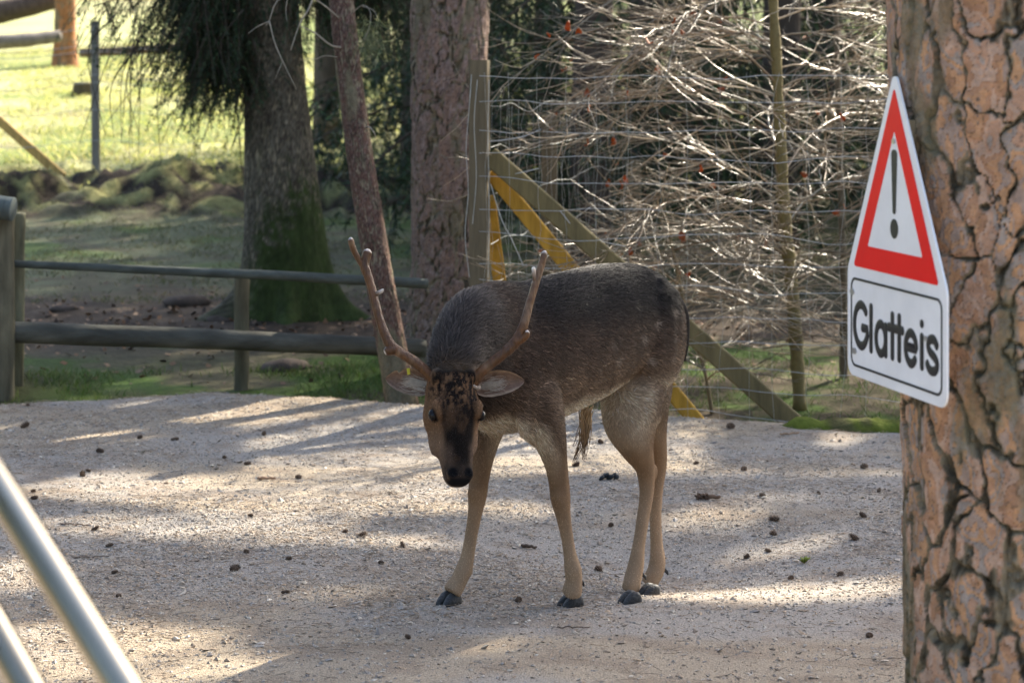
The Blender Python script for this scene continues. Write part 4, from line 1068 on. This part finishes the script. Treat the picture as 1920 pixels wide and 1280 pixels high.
# ---------------------------------------------------------------- wire fence with posts and braces
m_wire = mat("wire", (.42, .43, .42), rough=.4, metal=.6, ns=30, na=.3)
m_post = mat("fence_wood", rough=.8, ns=24, na=.4, bump=.4, bs=60, stretch=(1, 1, .12))
def beam(a, b, w, t, col, name, root, side=None):
    a, b = np.array(a), np.array(b); d = b - a; L = np.linalg.norm(d); d /= L
    s = np.cross(d, np.array([0, 1.0, 0]) if side is None else side); s /= np.linalg.norm(s); q = np.cross(d, s)
    return MB().box((a + b) / 2, s * w / 2, q * t / 2, d * L / 2, col, .006).build(name, m_post, root, False)
def build_wire_fence():
    A = at(899, 113, 9.4); A0 = np.array([A[0], A[1], -.2])
    root = empty("wire_fence", A0); tag(root, "tall wire mesh fence with wooden posts and diagonal braces behind the deer", "fence")
    olive = (.135, .105, .045); yell = (.44, .25, .035); grey = (.125, .10, .06)
    B = np.array([(2150 - 960) * 8.8 / F, 8.8, 0])
    beam(A0, A, .082, .075, grey, "post", root, np.array([.2, 1, 0]))
    P2 = at(1030, 218, 11.2); beam([P2[0], P2[1], -.15], P2, .085, .085, grey, "post", root)
    P3 = at(1188, 300, 12.9); beam([P3[0], P3[1], -.1], P3, .085, .085, grey, "post", root)
    beam(at(918, 292, 9.40), at(1512, 792, 9.12) + [0, 0, -.05], .085, .06, olive, "brace", root)
    beam(at(920, 322, 9.48), at(1318, 783, 9.5) + [0, 0, -.05], .07, .05, yell, "brace", root)
    beam(at(916, 372, 9.46), at(944, 580, 9.75), .06, .045, yell, "brace", root)
    # woven wire: level wires and upright wires
    def panel(S, E, ztop, nz, nx, sag, seed):
        R = np.random.default_rng(seed)
        n = 40; u = np.linspace(0, 1, n)
        zs = np.concatenate([np.linspace(.03, .45, 5), np.linspace(.57, ztop, nz - 5)])
        for z in zs:
            P = S[None] * (1 - u[:, None]) + E[None] * u[:, None]; P = P.copy(); P[:, 2] = z - .03
            P[:, 2] += sag * 1.1 * (fbm(u * 9, z * 9, seed=seed, o=2) - .5) - sag * np.sin(np.pi * u * 3) ** 2 * .25; P[:, 1] += .03 * (fbm(u * 9, z * 5, seed=seed + 1, o=2) - .5)
            mb = MB(); mb.tubes(P, np.full(n, .0014), 5, caps=False); mb.build("wire", m_wire, root)
        mb = MB()
        V = []
        for i in range(nx):
            t = (i + .3 * R.random()) / nx; b = S * (1 - t) + E * t
            P = np.repeat(b[None], 12, 0); P[:, 2] = np.linspace(-.03, ztop - .02, 12); P[:, 0] += .008 * R.normal(size=12); P[:, 1] += .006 * R.normal(size=12)
            V.append(P)
        mb.tubes(np.array(V), np.full((nx, 12), .0006), 4, caps=False)
        tag(mb.build("upright_wires", m_wire, root), kind="stuff")
    S = np.array([A[0], A[1] - .045, 0])
    panel(S, B, 1.49, 14, 22, .06, 401)
    panel(np.array([A[0] + .05, A[1], 0]), np.array([P3[0], P3[1] - .05, 0]), 1.36, 10, 26, .08, 402)
    # loose wire ends curled round the post
    for k, (pts, r) in enumerate([([(884, 140, 9.35), (880, 200, 9.34), (874, 280, 9.34), (878, 360, 9.34), (872, 440, 9.34), (880, 520, 9.34)], .0016), ([(917, 150, 9.34), (915, 250, 9.34), (917, 400, 9.34), (915, 520, 9.34)], .0018),
                                  ([(918, 265, 9.33), (950, 262, 9.3), (985, 255, 9.28), (1014, 243, 9.27)], .0022), ([(966, 326, 9.3), (985, 322, 9.28), (1010, 316, 9.27)], .0022),
                                  ([(920, 345, 9.34), (940, 410, 9.33), (960, 450, 9.33), (982, 500, 9.33)], .0018), ([(1050, 395, 9.3), (1080, 430, 9.3), (1120, 450, 9.3), (1172, 462, 9.3)], .002), ([(895, 150, 9.34), (889, 230, 9.33), (893, 330, 9.33), (886, 420, 9.33)], .0014)]):
        mb = MB(); p = spline([at(*q) for q in pts], 22); mb.tubes(p, np.full(22, r), 5, caps=False); mb.build("loose_wire", m_wire, root)
    # back fence on the bank at the left
    b = at(180, 318, 20.7); b[2] = ground_h(b[0], b[1]) - .1
    r2 = empty("wire_fence", b); tag(r2, "grey post and slanting board of a wire fence on the sunlit bank at left", "fence")
    beam(b, at(178, 40, 20.7), .075, .07, (.20, .185, .155), "post", r2)
    e = at(118, 322, 20.6); beam(at(-60, 175, 20.9), e - [0, 0, .05], .085, .05, (.42, .27, .08), "brace", r2)
    for py0, py1 in ((52, 50), (84, 80), (96, 91), (118, 142), (157, 148), (200, 202), (262, 258)):
        n = 40; u = np.linspace(0, 1, n); P = at(-700, py0 + 18, 20.7)[None] * (1 - u[:, None]) + at(470, py1, 20.6)[None] * u[:, None]
        P[:, 2] -= .06 * np.sin(np.pi * u * 4) ** 2
        mb = MB(); mb.tubes(P, np.full(n, .0028), 5, caps=False); mb.build("wire", m_wire, r2)
build_wire_fence()

# ---------------------------------------------------------------- log rail fence at the left
def build_rail():
    p = at(453, 730, 10.35); root = empty("log_rail_fence", (p[0], p[1], -.2))
    tag(root, "low dark green log rail fence with short posts behind the path at left", "fence")
    m = mat("old_log", rough=.75, ns=12, na=.5, bump=.6, bs=50, stretch=(.25, 1, 1), spec=.15)
    m2 = mat("old_post", spec=.1, rough=.8, ns=20, na=.45, bump=.5, bs=60, stretch=(1, 1, .2))
    def log(a, b, r0, r1, col, name, mm):
        a, b = np.array(a), np.array(b); u = np.linspace(0, 1, 90)[:, None]
        P = a + (b - a) * u + (b - a)[None] * 0; P = P + .008 * (np.stack([fbm(u[:, 0] * 5, 1.5 * k, seed=420 + k, o=2) for k in range(3)], 1) - .5)
        r = np.linspace(r0, r1, 90) * (1 + .07 * (fbm(u[:, 0] * 8, r0 * 90, seed=430, o=2) - .5)); r[0] *= .93; r[-1] *= .93
        mb = MB(); mb.tubes(P, r, 18, col); V = mb.v[0]; mb.c[0] = np.array(col) * (.35 + 1.3 * fbm(V[:, 0] * 7, V[:, 1] * 26, V[:, 2] * 26 if abs((b - a)[0]) > .3 else V[:, 2] * 6, seed=433))[:, None]; return mb.build(name, mm, root)
    dk = (.075, .074, .060); pg = (.125, .112, .075)
    log(at(-420, 605, 9.7), at(796, 652, 10.28), .054, .045, dk, "rail", m)
    log(at(22, 493, 9.92), at(800, 531, 10.45), .018, .026, (.075, .085, .075), "rail", m)
    log([p[0], 10.36, -.2], at(453, 512, 10.36), .036, .038, pg, "post", m2)
    q = at(6, 380, 9.85); log([q[0], q[1], -.1], q, .055, .052, pg, "post", m2)
    q = at(33, 398, 10.05); log([q[0] - .01, q[1], -.1], q, .040, .036, (.13, .125, .08), "post", m2)
    log(at(-70, 380, 9.75), at(24, 392, 9.72), .058, .055, (.13, .15, .14), "rail", m2)
build_rail()

# ---------------------------------------------------------------- the warning sign
def rounded(corners, radii, n=6):
    """outline of a convex polygon with rounded corners, counter-clockwise"""
    out = []; c = [np.array(q, float) for q in corners]; m = len(c)
    for i in range(m):
        a, b, d = c[i - 1], c[i], c[(i + 1) % m]; u = (a - b) / np.linalg.norm(a - b); v = (d - b) / np.linalg.norm(d - b)
        ang = math.acos(np.clip(u.dot(v), -1, 1)); t = radii[i] / math.tan(ang / 2)
        p, q = b + u * t, b + v * t; w = (u + v) / np.linalg.norm(u + v); o = b + w * radii[i] / math.sin(ang / 2)
        a0 = math.atan2(*(p - o)[::-1]); a1 = math.atan2(*(q - o)[::-1]); da = (a1 - a0 + math.pi) % (2 * math.pi) - math.pi
        out += [o + radii[i] * np.array([math.cos(a0 + da * k / n), math.sin(a0 + da * k / n)]) for k in range(n + 1)]
    return np.array(out)
def build_sign():
    R = np.array([.22, -.975, 0]); R /= np.linalg.norm(R); Nn = np.array([R[1], -R[0], 0]); Nn = Nn if Nn[0] < 0 else -Nn
    c = at(1677, 731.5, 4.1)
    root = empty("warning_sign", c); tag(root, "white warning sign reading Glatteis with red triangle, fixed to the near pine", "sign")
    def w(P, off=0.0):
        P = np.atleast_2d(P); z = P[:, 2] if P.shape[1] == 3 else 0 * P[:, 0]
        return c + R * (P[:, :1] * .001) + UP * (P[:, 1:2] * .001) + Nn * (z * .001 + off)[:, None]
    def plate(o, n0, n1, name, m):
        k = len(o); mid = o.mean(0, keepdims=True); i = np.arange(k); j = (i + 1) % k
        V = np.concatenate([w(o, n0), w(o, n1), w(mid, n0), w(mid, n1)])
        mb = MB(); mb.add(V, [np.stack([i, j, j + k, i + k], 1), np.concatenate([np.stack([j, i, np.full(k, 2 * k)], 1), np.stack([i + k, j + k, np.full(k, 2 * k + 1)], 1)])]); return mb.build(name, m, root, False)
    def band(o, q, n0, n1, name, m):
        k = len(o); i = np.arange(k); j = (i + 1) % k
        V = np.concatenate([w(o, n1), w(q, n1), w(o, n0), w(q, n0)])
        mb = MB(); mb.add(V, [np.stack([i, j, j + k, i + k], 1), np.stack([i + 2 * k, j + 2 * k, j, i], 1), np.stack([i + k, j + k, j + 3 * k, i + 3 * k], 1)]); return mb.build(name, m, root, False)
    white = mat("sign_white", (.80, .805, .82), rough=.4, ns=7, na=.10, spec=.4); red = mat("sign_red", (.80, .003, .008), rough=.4, spec=.15, ns=9, na=.08); blk = mat("sign_black", (.014, .016, .022), rough=.4)
    plate(rounded([(-240, 0), (240, 0), (240, 213), (0, 618), (-240, 213)], [28, 28, 40, 16, 40]), -.004, 0, "panel", white)
    band(rounded([(-207, 221), (207, 221), (0, 582)], [6, 6, 5]), rounded([(-134, 266), (134, 266), (0, 499)], [3, 3, 3]), .0002, .0009, "red_triangle", red)
    band(rounded([(-222, 19), (222, 19), (222, 198), (-222, 198)], [22] * 4), rounded([(-216, 24), (216, 24), (216, 193), (-216, 193)], [17] * 4), .0002, .0008, "border_line", blk)
    plate(rounded([(-7, 338), (7, 338), (15, 462), (-15, 462)], [6, 6, 11, 11]), .0002, .0009, "exclamation_bar", blk)
    th = np.linspace(0, 2 * math.pi, 24, endpoint=False); plate(np.stack([19 * np.cos(th), 310 + 19 * np.sin(th)], 1), .0002, .0009, "exclamation_dot", blk)
    def arc(cx, cy, rx, ry, a0, a1, n=26):
        t = np.radians(np.linspace(a0, a1, n)); return np.stack([cx + rx * np.cos(t), cy + ry * np.sin(t)], 1)
    L = lambda *p: np.array(p, float)
    letters = [[np.vstack([arc(38, 44, 34, 40, 42, 338), L((70, 40), (44, 40))])], [L((88, 2), (88, 86))], [arc(136, 30, 23, 28, 0, 360), L((160, 58), (160, 2))],
               [L((192, 82), (192, 2)), L((173, 57), (208, 57))], [L((224, 82), (224, 2)), L((208, 57), (241, 57))], [np.vstack([L((254, 31), (302, 31)), arc(278, 30, 24.5, 28, 4, 322)])], [L((327, 2), (327, 58)), L((327, 79), (327, 82))],
               [spline(L((393, 48), (383, 57), (370, 58), (358, 53), (355, 43), (364, 34), (381, 28), (394, 18), (390, 6), (376, 1), (360, 3), (350, 12)), 30)]]
    for lt in letters:
        mb = MB()
        for p in lt:
            p = np.vstack([p[:1] + (p[:1] - p[1:2]) / np.linalg.norm(p[0] - p[1]) * np.array([[6.6], [5.5], [3]]), p, p[-1:] + (p[-1:] - p[-2:-1]) / np.linalg.norm(p[-1] - p[-2]) * np.array([[3], [5.5], [6.6]])])
            r = np.full(len(p), 9.0); r[[0, -1]] = .8; r[[1, -2]] = 5.1; r[[2, -3]] = 8.1
            seg = MB(); seg.tubes(np.column_stack([p, 0 * p[:, 0]]), r, 12)
            V = np.concatenate(seg.v); V[:, 2] *= .12
            mb.add(w(np.column_stack([(V[:, 0] - 201) * 1.03, 60 + V[:, 1] * 1.03, V[:, 2]]), .0004), [np.concatenate(seg.f[4]), np.concatenate(seg.f[3])])
        mb.build("letter", blk, root)
    for u, v in ((-214, 168), (-202, 50), (150, 118), (-3, 478)):
        th = np.linspace(0, 2 * math.pi, 12, endpoint=False); r = 6.5 if u < -100 else 5
        plate(np.stack([u + r * 1.6 * np.cos(th), v + r * np.sin(th)], 1), .0002, .0022, "nail_head", mat("nail", (.45, .45, .46), rough=.3, metal=.7))
    mb = MB(); mb.box(c + UP * .28 - Nn * .022, R * .05, Nn * .0175, UP * .24, (.2, .16, .1)); mb.build("batten", m_post, root, False)
build_sign()

# ---------------------------------------------------------------- steel handrail close to the camera
def build_handrail():
    a0, a1 = at(0, 915, 2.02), at(228, 1282, 1.80); d = a1 - a0; d /= np.linalg.norm(d)
    base = np.array([a1[0], a1[1], 0]) + d * np.array([.5, .5, 0])
    root = empty("handrail", (base[0], base[1], 0)); tag(root, "polished steel handrail of two parallel tubes close by at lower left", "handrail")
    m = mat("steel_tube", (.46, .41, .31), rough=.13, metal=1.0, ns=20, na=.05)
    for off, r in ((np.zeros(3), .0158), (at(0, 1195, 2.02) - at(0, 915, 2.02), .0158)):
        P = np.array([a0 + off - d * s for s in np.linspace(1.2, -.62, 14)]); mb = MB(); mb.tubes(P, np.full(14, r), 28); mb.build("rail", m, root)
    e = a0 + d * .60; mb = MB(); mb.tubes(np.array([[e[0] + .045, e[1], 0], [e[0] + .045, e[1], e[2] + .05]]), np.array([.021, .021]), 24); mb.build("post", m, root)
build_handrail()

# ---------------------------------------------------------------- small things on the path
def cone_mesh(open_, seed):
    R = np.random.default_rng(seed); mb = MB(); L = 1.25
    u = np.linspace(-1, 1, 9) * .999; C = np.stack([u * L, 0 * u, 0 * u], 1); r = .62 * np.sqrt(1 - u ** 2) * (1 - .25 * u)
    ring_loft(mb, C, np.repeat([[0, 1.0, 0]], 9, 0), np.repeat([[0, 0, 1.0]], 9, 0), r, r, 10)
    mb.c = [np.broadcast_to(np.array([.07, .045, .03]), v.shape) for v in mb.v]
    n = 46
    for i in range(n):
        t = -0.92 + 1.8 * i / n; a = i * 2.399; rr = .62 * math.sqrt(max(1 - t * t, .02)) * (1 - .25 * t)
        o = np.array([0, math.cos(a), math.sin(a)]); s = np.array([0, -math.sin(a), math.cos(a)]); x = np.array([1.0, 0, 0])
        b = x * t * L + o * rr * .8; dirn = x * (.75 - open_ * .6) + o * (.35 + open_ * .9); ln = .42 * (.7 + .5 * open_); tip = b + dirn * ln; wd = .2
        V = [b - s * wd * .6, b + s * wd * .6, tip + s * wd, tip - s * wd, tip + o * .10 + x * .05, b + o * .05 + x * .12]
        c0 = np.array([.15, .10, .065]) * (.7 + .7 * R.random())
        mb.add(V, [[[0, 1, 2, 3]], [[3, 2, 4], [0, 3, 5], [3, 4, 5], [4, 2, 5], [2, 1, 5]]], np.array([c0 * .5, c0 * .5, c0, c0, c0 * 1.4, c0 * .7]))
    return mb
def build_small():
    m = mat("cone_scales", rough=.8, ns=3, na=.3)
    protos = [cone_mesh(o, s).build("pine_cone", m, None, False) for o, s in ((.9, 1), (.35, 2), (.65, 3))]
    meshes = [p.data for p in protos]
    for p in protos: bpy.data.objects.remove(p)
    cones = [(52, 757), (46, 797), (262, 818), (328, 822), (495, 812), (187, 845), (421, 855), (464, 867), (166, 880), (155, 888), (560, 893), (62, 919), (65, 932), (470, 964), (178, 990), (647, 994), (679, 1003), (205, 1021), (755, 1021), (462, 1032),
             (541, 1045), (714, 1053), (440, 1065), (215, 1071), (535, 1108), (222, 1115), (765, 1193), (1370, 799), (1126, 827), (1080, 870), (1305, 866), (1450, 999), (1146, 983), (1440, 1030), (1400, 1042), (1602, 1008), (1618, 966), (1430, 928), (1535, 922),
             (1648, 918), (1483, 1082), (1576, 1075), (972, 1124), (1630, 1190), (1620, 874), (1395, 878), (1122, 1066), (1452, 972)]
    big = {(464, 867): 1.35, (679, 1003): 1.15, (755, 1021): 1.1, (765, 1193): 1.2, (440, 1065): 1.25, (1146, 983): 1.1, (1602, 1008): 1.2}
    rows = {}
    for cpt in cones:
        band = "far back edge" if cpt[1] < 840 else "back half" if cpt[1] < 935 else "middle" if cpt[1] < 1040 else "front part"
        rows.setdefault((band, "left" if cpt[0] < 850 else "right"), []).append(cpt)
    words = "first second third fourth fifth sixth seventh eighth ninth tenth".split()
    for (band, side), lst in rows.items():
        for i, (px, py) in enumerate(sorted(lst)):
            p = on_path(px, py + 4); o = bpy.data.objects.new("pine_cone", meshes[rng.integers(0, 3)]); COL.objects.link(o)
            s = .0098 * (.75 + .7 * rng.random() ** 2) * big.get((px, py), 1.0)
            o.scale = (s * rng.uniform(.85, 1.35), s, s * rng.uniform(.8, 1)); o.location = tuple(p + [0, 0, s * .62]); o.rotation_euler = (rng.random() * 6, rng.normal() * .25, rng.random() * 6.28)
            tag(o, f"{words[i]} pine cone from the left, {band} gravel, {side} of the deer's head", "pine cone", "pine cones scattered on the gravel")
    # twig with a clinging cone, and gnawed cones
    def stick(px, py, ang, ln, r, col, name, label, cat, gnaw=False):
        p = on_path(px, py); d = np.array([math.cos(ang), math.sin(ang), 0]); mb = MB(); n = 16; u = np.linspace(-.5, .5, n)[:, None]
        P = p + d * u * ln + UP * (r * .9 + .004 * np.abs(np.sin(u * 9))) + .0008 * rng.normal(size=(n, 3)); P[:, 2] += path_h(P[:, 0], P[:, 1]) - p[2]
        rr = r * (1 - .35 * (u[:, 0] + .5)) * (1 + .05 * rng.normal(size=n)) * np.where(np.abs(u[:, 0]) > .46, .6, 1)
        mb.tubes(P, rr, 9, col)
        if gnaw:
            for k in range(60):
                a = rng.random() * 6.28; q = p + d * (rng.uniform(-.5, .05) * ln) + UP * r; o = np.cross(d, UP) * math.cos(a) + UP * math.sin(a)
                mb.tubes(np.array([q + o * r * .5, q + o * r * 1.7 - d * r * .4]), np.array([r * .45, r * .1]), 5, np.array(col) * rng.uniform(.5, 1.2))
        o = mb.build(name, mat("dead_stick", rough=.85, ns=60, na=.4, bump=.4, bs=150)); 
        return tag(o, label, cat)
    stick(1328, 936, -.25, .085, .009, (.16, .10, .065), "spruce_cone", "long gnawed spruce cone lying right of the deer's hind legs", "spruce cone", True)
    stick(500, 900, .15, .066, .0065, (.30, .19, .12), "stick", "short peeled pale brown stick lying left of the deer's nose", "stick")
    stick(992, 1028, -.1, .05, .006, (.10, .07, .05), "stick", "short dark stick lying between the deer's front legs", "stick")
    stick(1480, 815, .2, .085, .004, (.34, .21, .12), "stick", "thin orange brown stick on the back edge right of the deer", "stick")
    stick(140, 985, -.15, .10, .0025, (.16, .11, .08), "stick", "thin dark twig lying beyond the handrail at left", "stick")
    stick(170, 1046, .05, .12, .003, (.22, .17, .13), "stick", "thin grey twig lying just right of the handrail", "stick")
    stick(1075, 1178, .05, .09, .002, (.12, .09, .07), "stick", "thin dark twig lying in front of the deer's hooves", "stick")
    p = on_path(1142, 899); mb = MB()
    for k in range(7):
        q = p + np.array([(k - 3) * .009, .006 * rng.normal(), .008 + .004 * (k % 3)]); u = np.linspace(-1, 1, 7) * .999; r = .0095 * np.sqrt(1 - u ** 2)
        ring_loft(mb, q + np.array([1, .3, .4])[None] * (u * .011)[:, None], np.repeat([[0, 1.0, 0]], 7, 0), np.repeat([[0, 0, 1.0]], 7, 0), r, r, 9)
    tag(mb.build("dropping", mat("dropping", (.012, .014, .016), rough=.4, ns=90, na=.5)), "lumpy black deer dropping on the gravel behind the deer's legs", "dropping")
    # little green plant and a fallen leaf
    p = on_path(1508, 1056); root = empty("seedling", p); tag(root, "tiny green seedling growing in the gravel right of the hind hooves", "plant")
    for k in range(6):
        a = k * 1.05; t = p + np.array([.022 * math.cos(a), .018 * math.sin(a), .012 + .01 * rng.random()]); s = np.array([-math.sin(a), math.cos(a), .2]) * .007; m_ = (p + t) / 2 + UP * .006
        mb = MB(); mb.add([p, m_ + s, t, m_ - s, m_ - UP * .002], [[[0, 1, 2], [0, 2, 3], [0, 4, 1], [1, 4, 2], [2, 4, 3], [3, 4, 0]]], (.22, .26, .04)); mb.build("leaf", mat("seedling_leaf", rough=.6, trans=.3), root)
    o = bpy.data.objects.new("fallen_leaf", leaf_mesh); COL.objects.link(o); q = on_path(1384, 783); o.location = tuple(q + [0, 0, .02]); o.rotation_euler = (.9, .3, 1.0)
    tag(o, "red brown beech leaf lying at the fence foot right of the deer", "leaf")
    # mossy kerb under the fence
    mb = MB(); xs = np.linspace(1430, 2050, 60); n = 16
    P = np.array([at(x, 783 + (x - 1430) * .03, 9.0 - (x - 1430) * .0005) for x in xs]); P[:, 2] = .0; P[:, 1] -= .22
    r = .055 * sstep(0, 6, np.arange(60)) * (1 + .5 * (fbm(np.arange(60) * .35, 1.2, seed=460) - .5)) + .004
    th = np.arange(n) * 2 * math.pi / n; V = P[:, None] + np.stack([0 * th, 1.3 * np.cos(th), np.sin(th)], 1)[None] * r[:, None, None]
    V += .045 * (fbm(V[..., 0] * 22, V[..., 1] * 22, V[..., 2] * 22, seed=461) - .5)[..., None] * np.array([0, 1, 1])
    top = sstep(-.3, .5, np.sin(th))[None, :, None] * np.ones((60, 1, 1)) * sstep(.35, .55, fbm(V[..., 0] * 9, V[..., 2] * 9, seed=462))[..., None]
    C = np.array([.06, .05, .03]) + (np.array([.11, .13, .022]) - np.array([.06, .05, .03])) * np.clip(.25 + top, 0, 1)
    mb.add(V, [grid_faces(60, n, True)], C.reshape(-1, 3)); tag(mb.build("mossy_log", m_ground), "low mossy log along the fence foot beside the near pine", "log")
    # on the meadow: fallen logs and a stump
    for pts, r, lab, col in (([(-120, 82, 30), (20, 78, 30.5), (112, 68, 31)], .11, "grey fallen log across the far left of the meadow", (.16, .14, .12)), ([(-200, 45, 36), (-20, 26, 36.5), (112, -4, 37)], .22, "dark fallen trunk behind the orange pine", (.08, .06, .05)), ([(150, 100, 33), (300, 92, 33), (420, 86, 33)], .07, "thin dark fallen log right of the orange pine", (.11, .08, .06))):
        mb = MB(); rough_tube(mb, [at(*q) for q in pts], [r, r * .95, r * .8], 12, col, 20, 5, .12); tag(mb.build("fallen_log", m_bark_far), lab, "log")
    p = at(160, 165, 29.5); p[2] = ground_h(p[0], p[1]) - .02; mb = MB(); zz = np.array([0, .08, .16, .2, .205]); 
    mb.tubes(np.stack([np.full(5, p[0]), np.full(5, p[1]), p[2] + zz], 1), np.array([.22, .18, .165, .16, .02]), 16, np.array([[[.10, .075, .04]] * 3 + [[.3, .24, .15]] * 2])); tag(mb.build("tree_stump", m_bark_far), "low cut tree stump beside the grey post on the sunlit meadow", "stump")
    # stones and bark lying in the litter by the mossy spruce
    for i, (px, py, d, s, lab) in enumerate([(350, 548, 13.4, .10, "flat brown stone lying left of the mossy spruce"), (120, 560, 13.0, .06, "small pale stone lying behind the rail near the left post"), (535, 676, 11.0, .09, "grey stone showing under the rail beside the short post"), (415, 590, 12.7, .07, "stone half buried at the spruce's left root")]):
        u = np.linspace(-1, 1, 9) * .999; mb = MB(); c = at(px, py, d); c[2] = ground_h(c[0], c[1]) + s * .1; r = s * np.sqrt(1 - u ** 2)
        ring_loft(mb, c + np.array([1.0, .2, 0])[None] * (u * s * 1.5)[:, None], np.repeat([[0, 1.0, 0]], 9, 0), np.repeat([[0, 0, 1.0]], 9, 0), r, r * .5, 12)
        V = mb.v[0]; mb.v[0] = V + .3 * s * (np.stack([fbm(V[:, 0] * 14, V[:, 1] * 14, V[:, 2] * 14 + k, seed=470 + i) for k in range(3)], 1) - .5); mb.c[0] = np.broadcast_to(np.array([.085, .068, .056]), V.shape)
        tag(mb.build("stone", m_ground), lab, "stone")
    wood = MB(); rough_tube(wood, [at(636, 700, 10.6), at(640, 722, 10.6), at(652, 745, 10.6)], [.006, .008, .004], 6, (.03, .025, .02), 12); rough_tube(wood, [at(640, 722, 10.6), at(630, 715, 10.6)], [.005, .002], 6, (.03, .025, .02), 8); tag(wood.build("stick", m_bark_far), "small dark forked twig in the grass behind the path", "stick")
build_small()

# ---------------------------------------------------------------- grass, moss tufts and litter
def blades(n, x0, x1, y0, y1, dens, h0, h1, wid, pal, name, label, cat, lean=.5, trans=.35):
    x = rng.uniform(x0, x1, n); y = rng.uniform(y0, y1, n); k = rng.random(n) < dens(x, y); x, y = x[k], y[k]; n = len(x)
    B = np.stack([x, y, ground_h(x, y) - .005], 1); h = rng.uniform(h0, h1, n); a = rng.random(n) * 6.28
    s = np.stack([np.cos(a), np.sin(a), 0 * a], 1) * (wid * (.6 + .8 * rng.random(n)))[:, None]
    d = np.stack([rng.normal(size=n) * lean, rng.normal(size=n) * lean, np.ones(n)], 1) * h[:, None]
    V = np.stack([B - s, B + s, B + d * .6 + s * .7, B + d * .6 - s * .7, B + d * np.array([1.35, 1.35, .95])], 1)
    o = 5 * np.arange(n)[:, None]; pal = np.array(pal); C = pal[rng.integers(0, len(pal), n)] * np.exp(.2 * rng.normal(size=(n, 1)))
    mb = MB(); mb.add(V.reshape(-1, 3), [np.array([[0, 1, 2, 3]]) + o, np.array([[3, 2, 4]]) + o], np.repeat(C, 5, 0))
    tag(mb.build(name, mat(name, rough=.6, trans=trans), None, False), label, cat, kind="stuff")
blades(52000, -3.4, 2.6, 9.4, 12.2, lambda x, y: (y > crest(x) + .12) * (y < 10.6 + 1.5 * fbm(x * 1.1, y, seed=480, o=2)) * sstep(.34, .52, fbm(x * 2.2, y * 2.2, seed=481)) * (x > -2.35) * np.where(x > .2, .3, 1), .02, .06, .0022, [(.06, .12, .018), (.085, .14, .03), (.13, .17, .05), (.10, .11, .04)], "short_grass", "short green grass along the back edge of the path", "grass")
blades(60000, -6, 6, 13.5, 21.5, lambda x, y: sstep(.42, .6, fbm(x * 1.7, y * 1.7, seed=482)) * .9 + .1, .015, .05, .004, [(.12, .13, .06), (.09, .11, .04), (.16, .15, .08)], "thin_grass", "thin grey green grass and moss behind the spruce", "grass", .9)
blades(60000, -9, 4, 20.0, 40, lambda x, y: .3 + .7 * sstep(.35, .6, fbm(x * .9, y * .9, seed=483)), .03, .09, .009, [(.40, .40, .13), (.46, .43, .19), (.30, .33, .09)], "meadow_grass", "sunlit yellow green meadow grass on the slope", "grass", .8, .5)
def litter():
    n = 9000; x = rng.uniform(-5, 4, n); y = rng.uniform(10.5, 15, n); k = rng.random(n) < .15 + .85 * np.exp(-((y - 12.6) / .8) ** 2); x, y = x[k], y[k]; n = len(x)
    c = np.stack([x, y, ground_h(x, y) + .008], 1); a = rng.normal(size=(n, 3)) * [1, 1, .35]; a /= np.linalg.norm(a, axis=1, keepdims=True); b = np.cross(a, rng.normal(size=(n, 3)) * .5 + UP); b /= np.linalg.norm(b, axis=1, keepdims=True)
    s = rng.uniform(.008, .028, (n, 1)); V = np.stack([c - a * s, c + b * s * .6, c + a * s, c - b * s * .6], 1)
    pal = np.array([[.20, .11, .06], [.13, .085, .055], [.28, .19, .12], [.07, .05, .04]])
    mb = MB(); mb.add(V.reshape(-1, 3), [np.arange(n * 4).reshape(-1, 4)], np.repeat(pal[rng.integers(0, 4, n)], 4, 0)); tag(mb.build("leaf_litter", mat("leaf_litter", rough=.8), None, False), "brown leaf litter around the foot of the mossy spruce", "litter", kind="stuff")
litter()
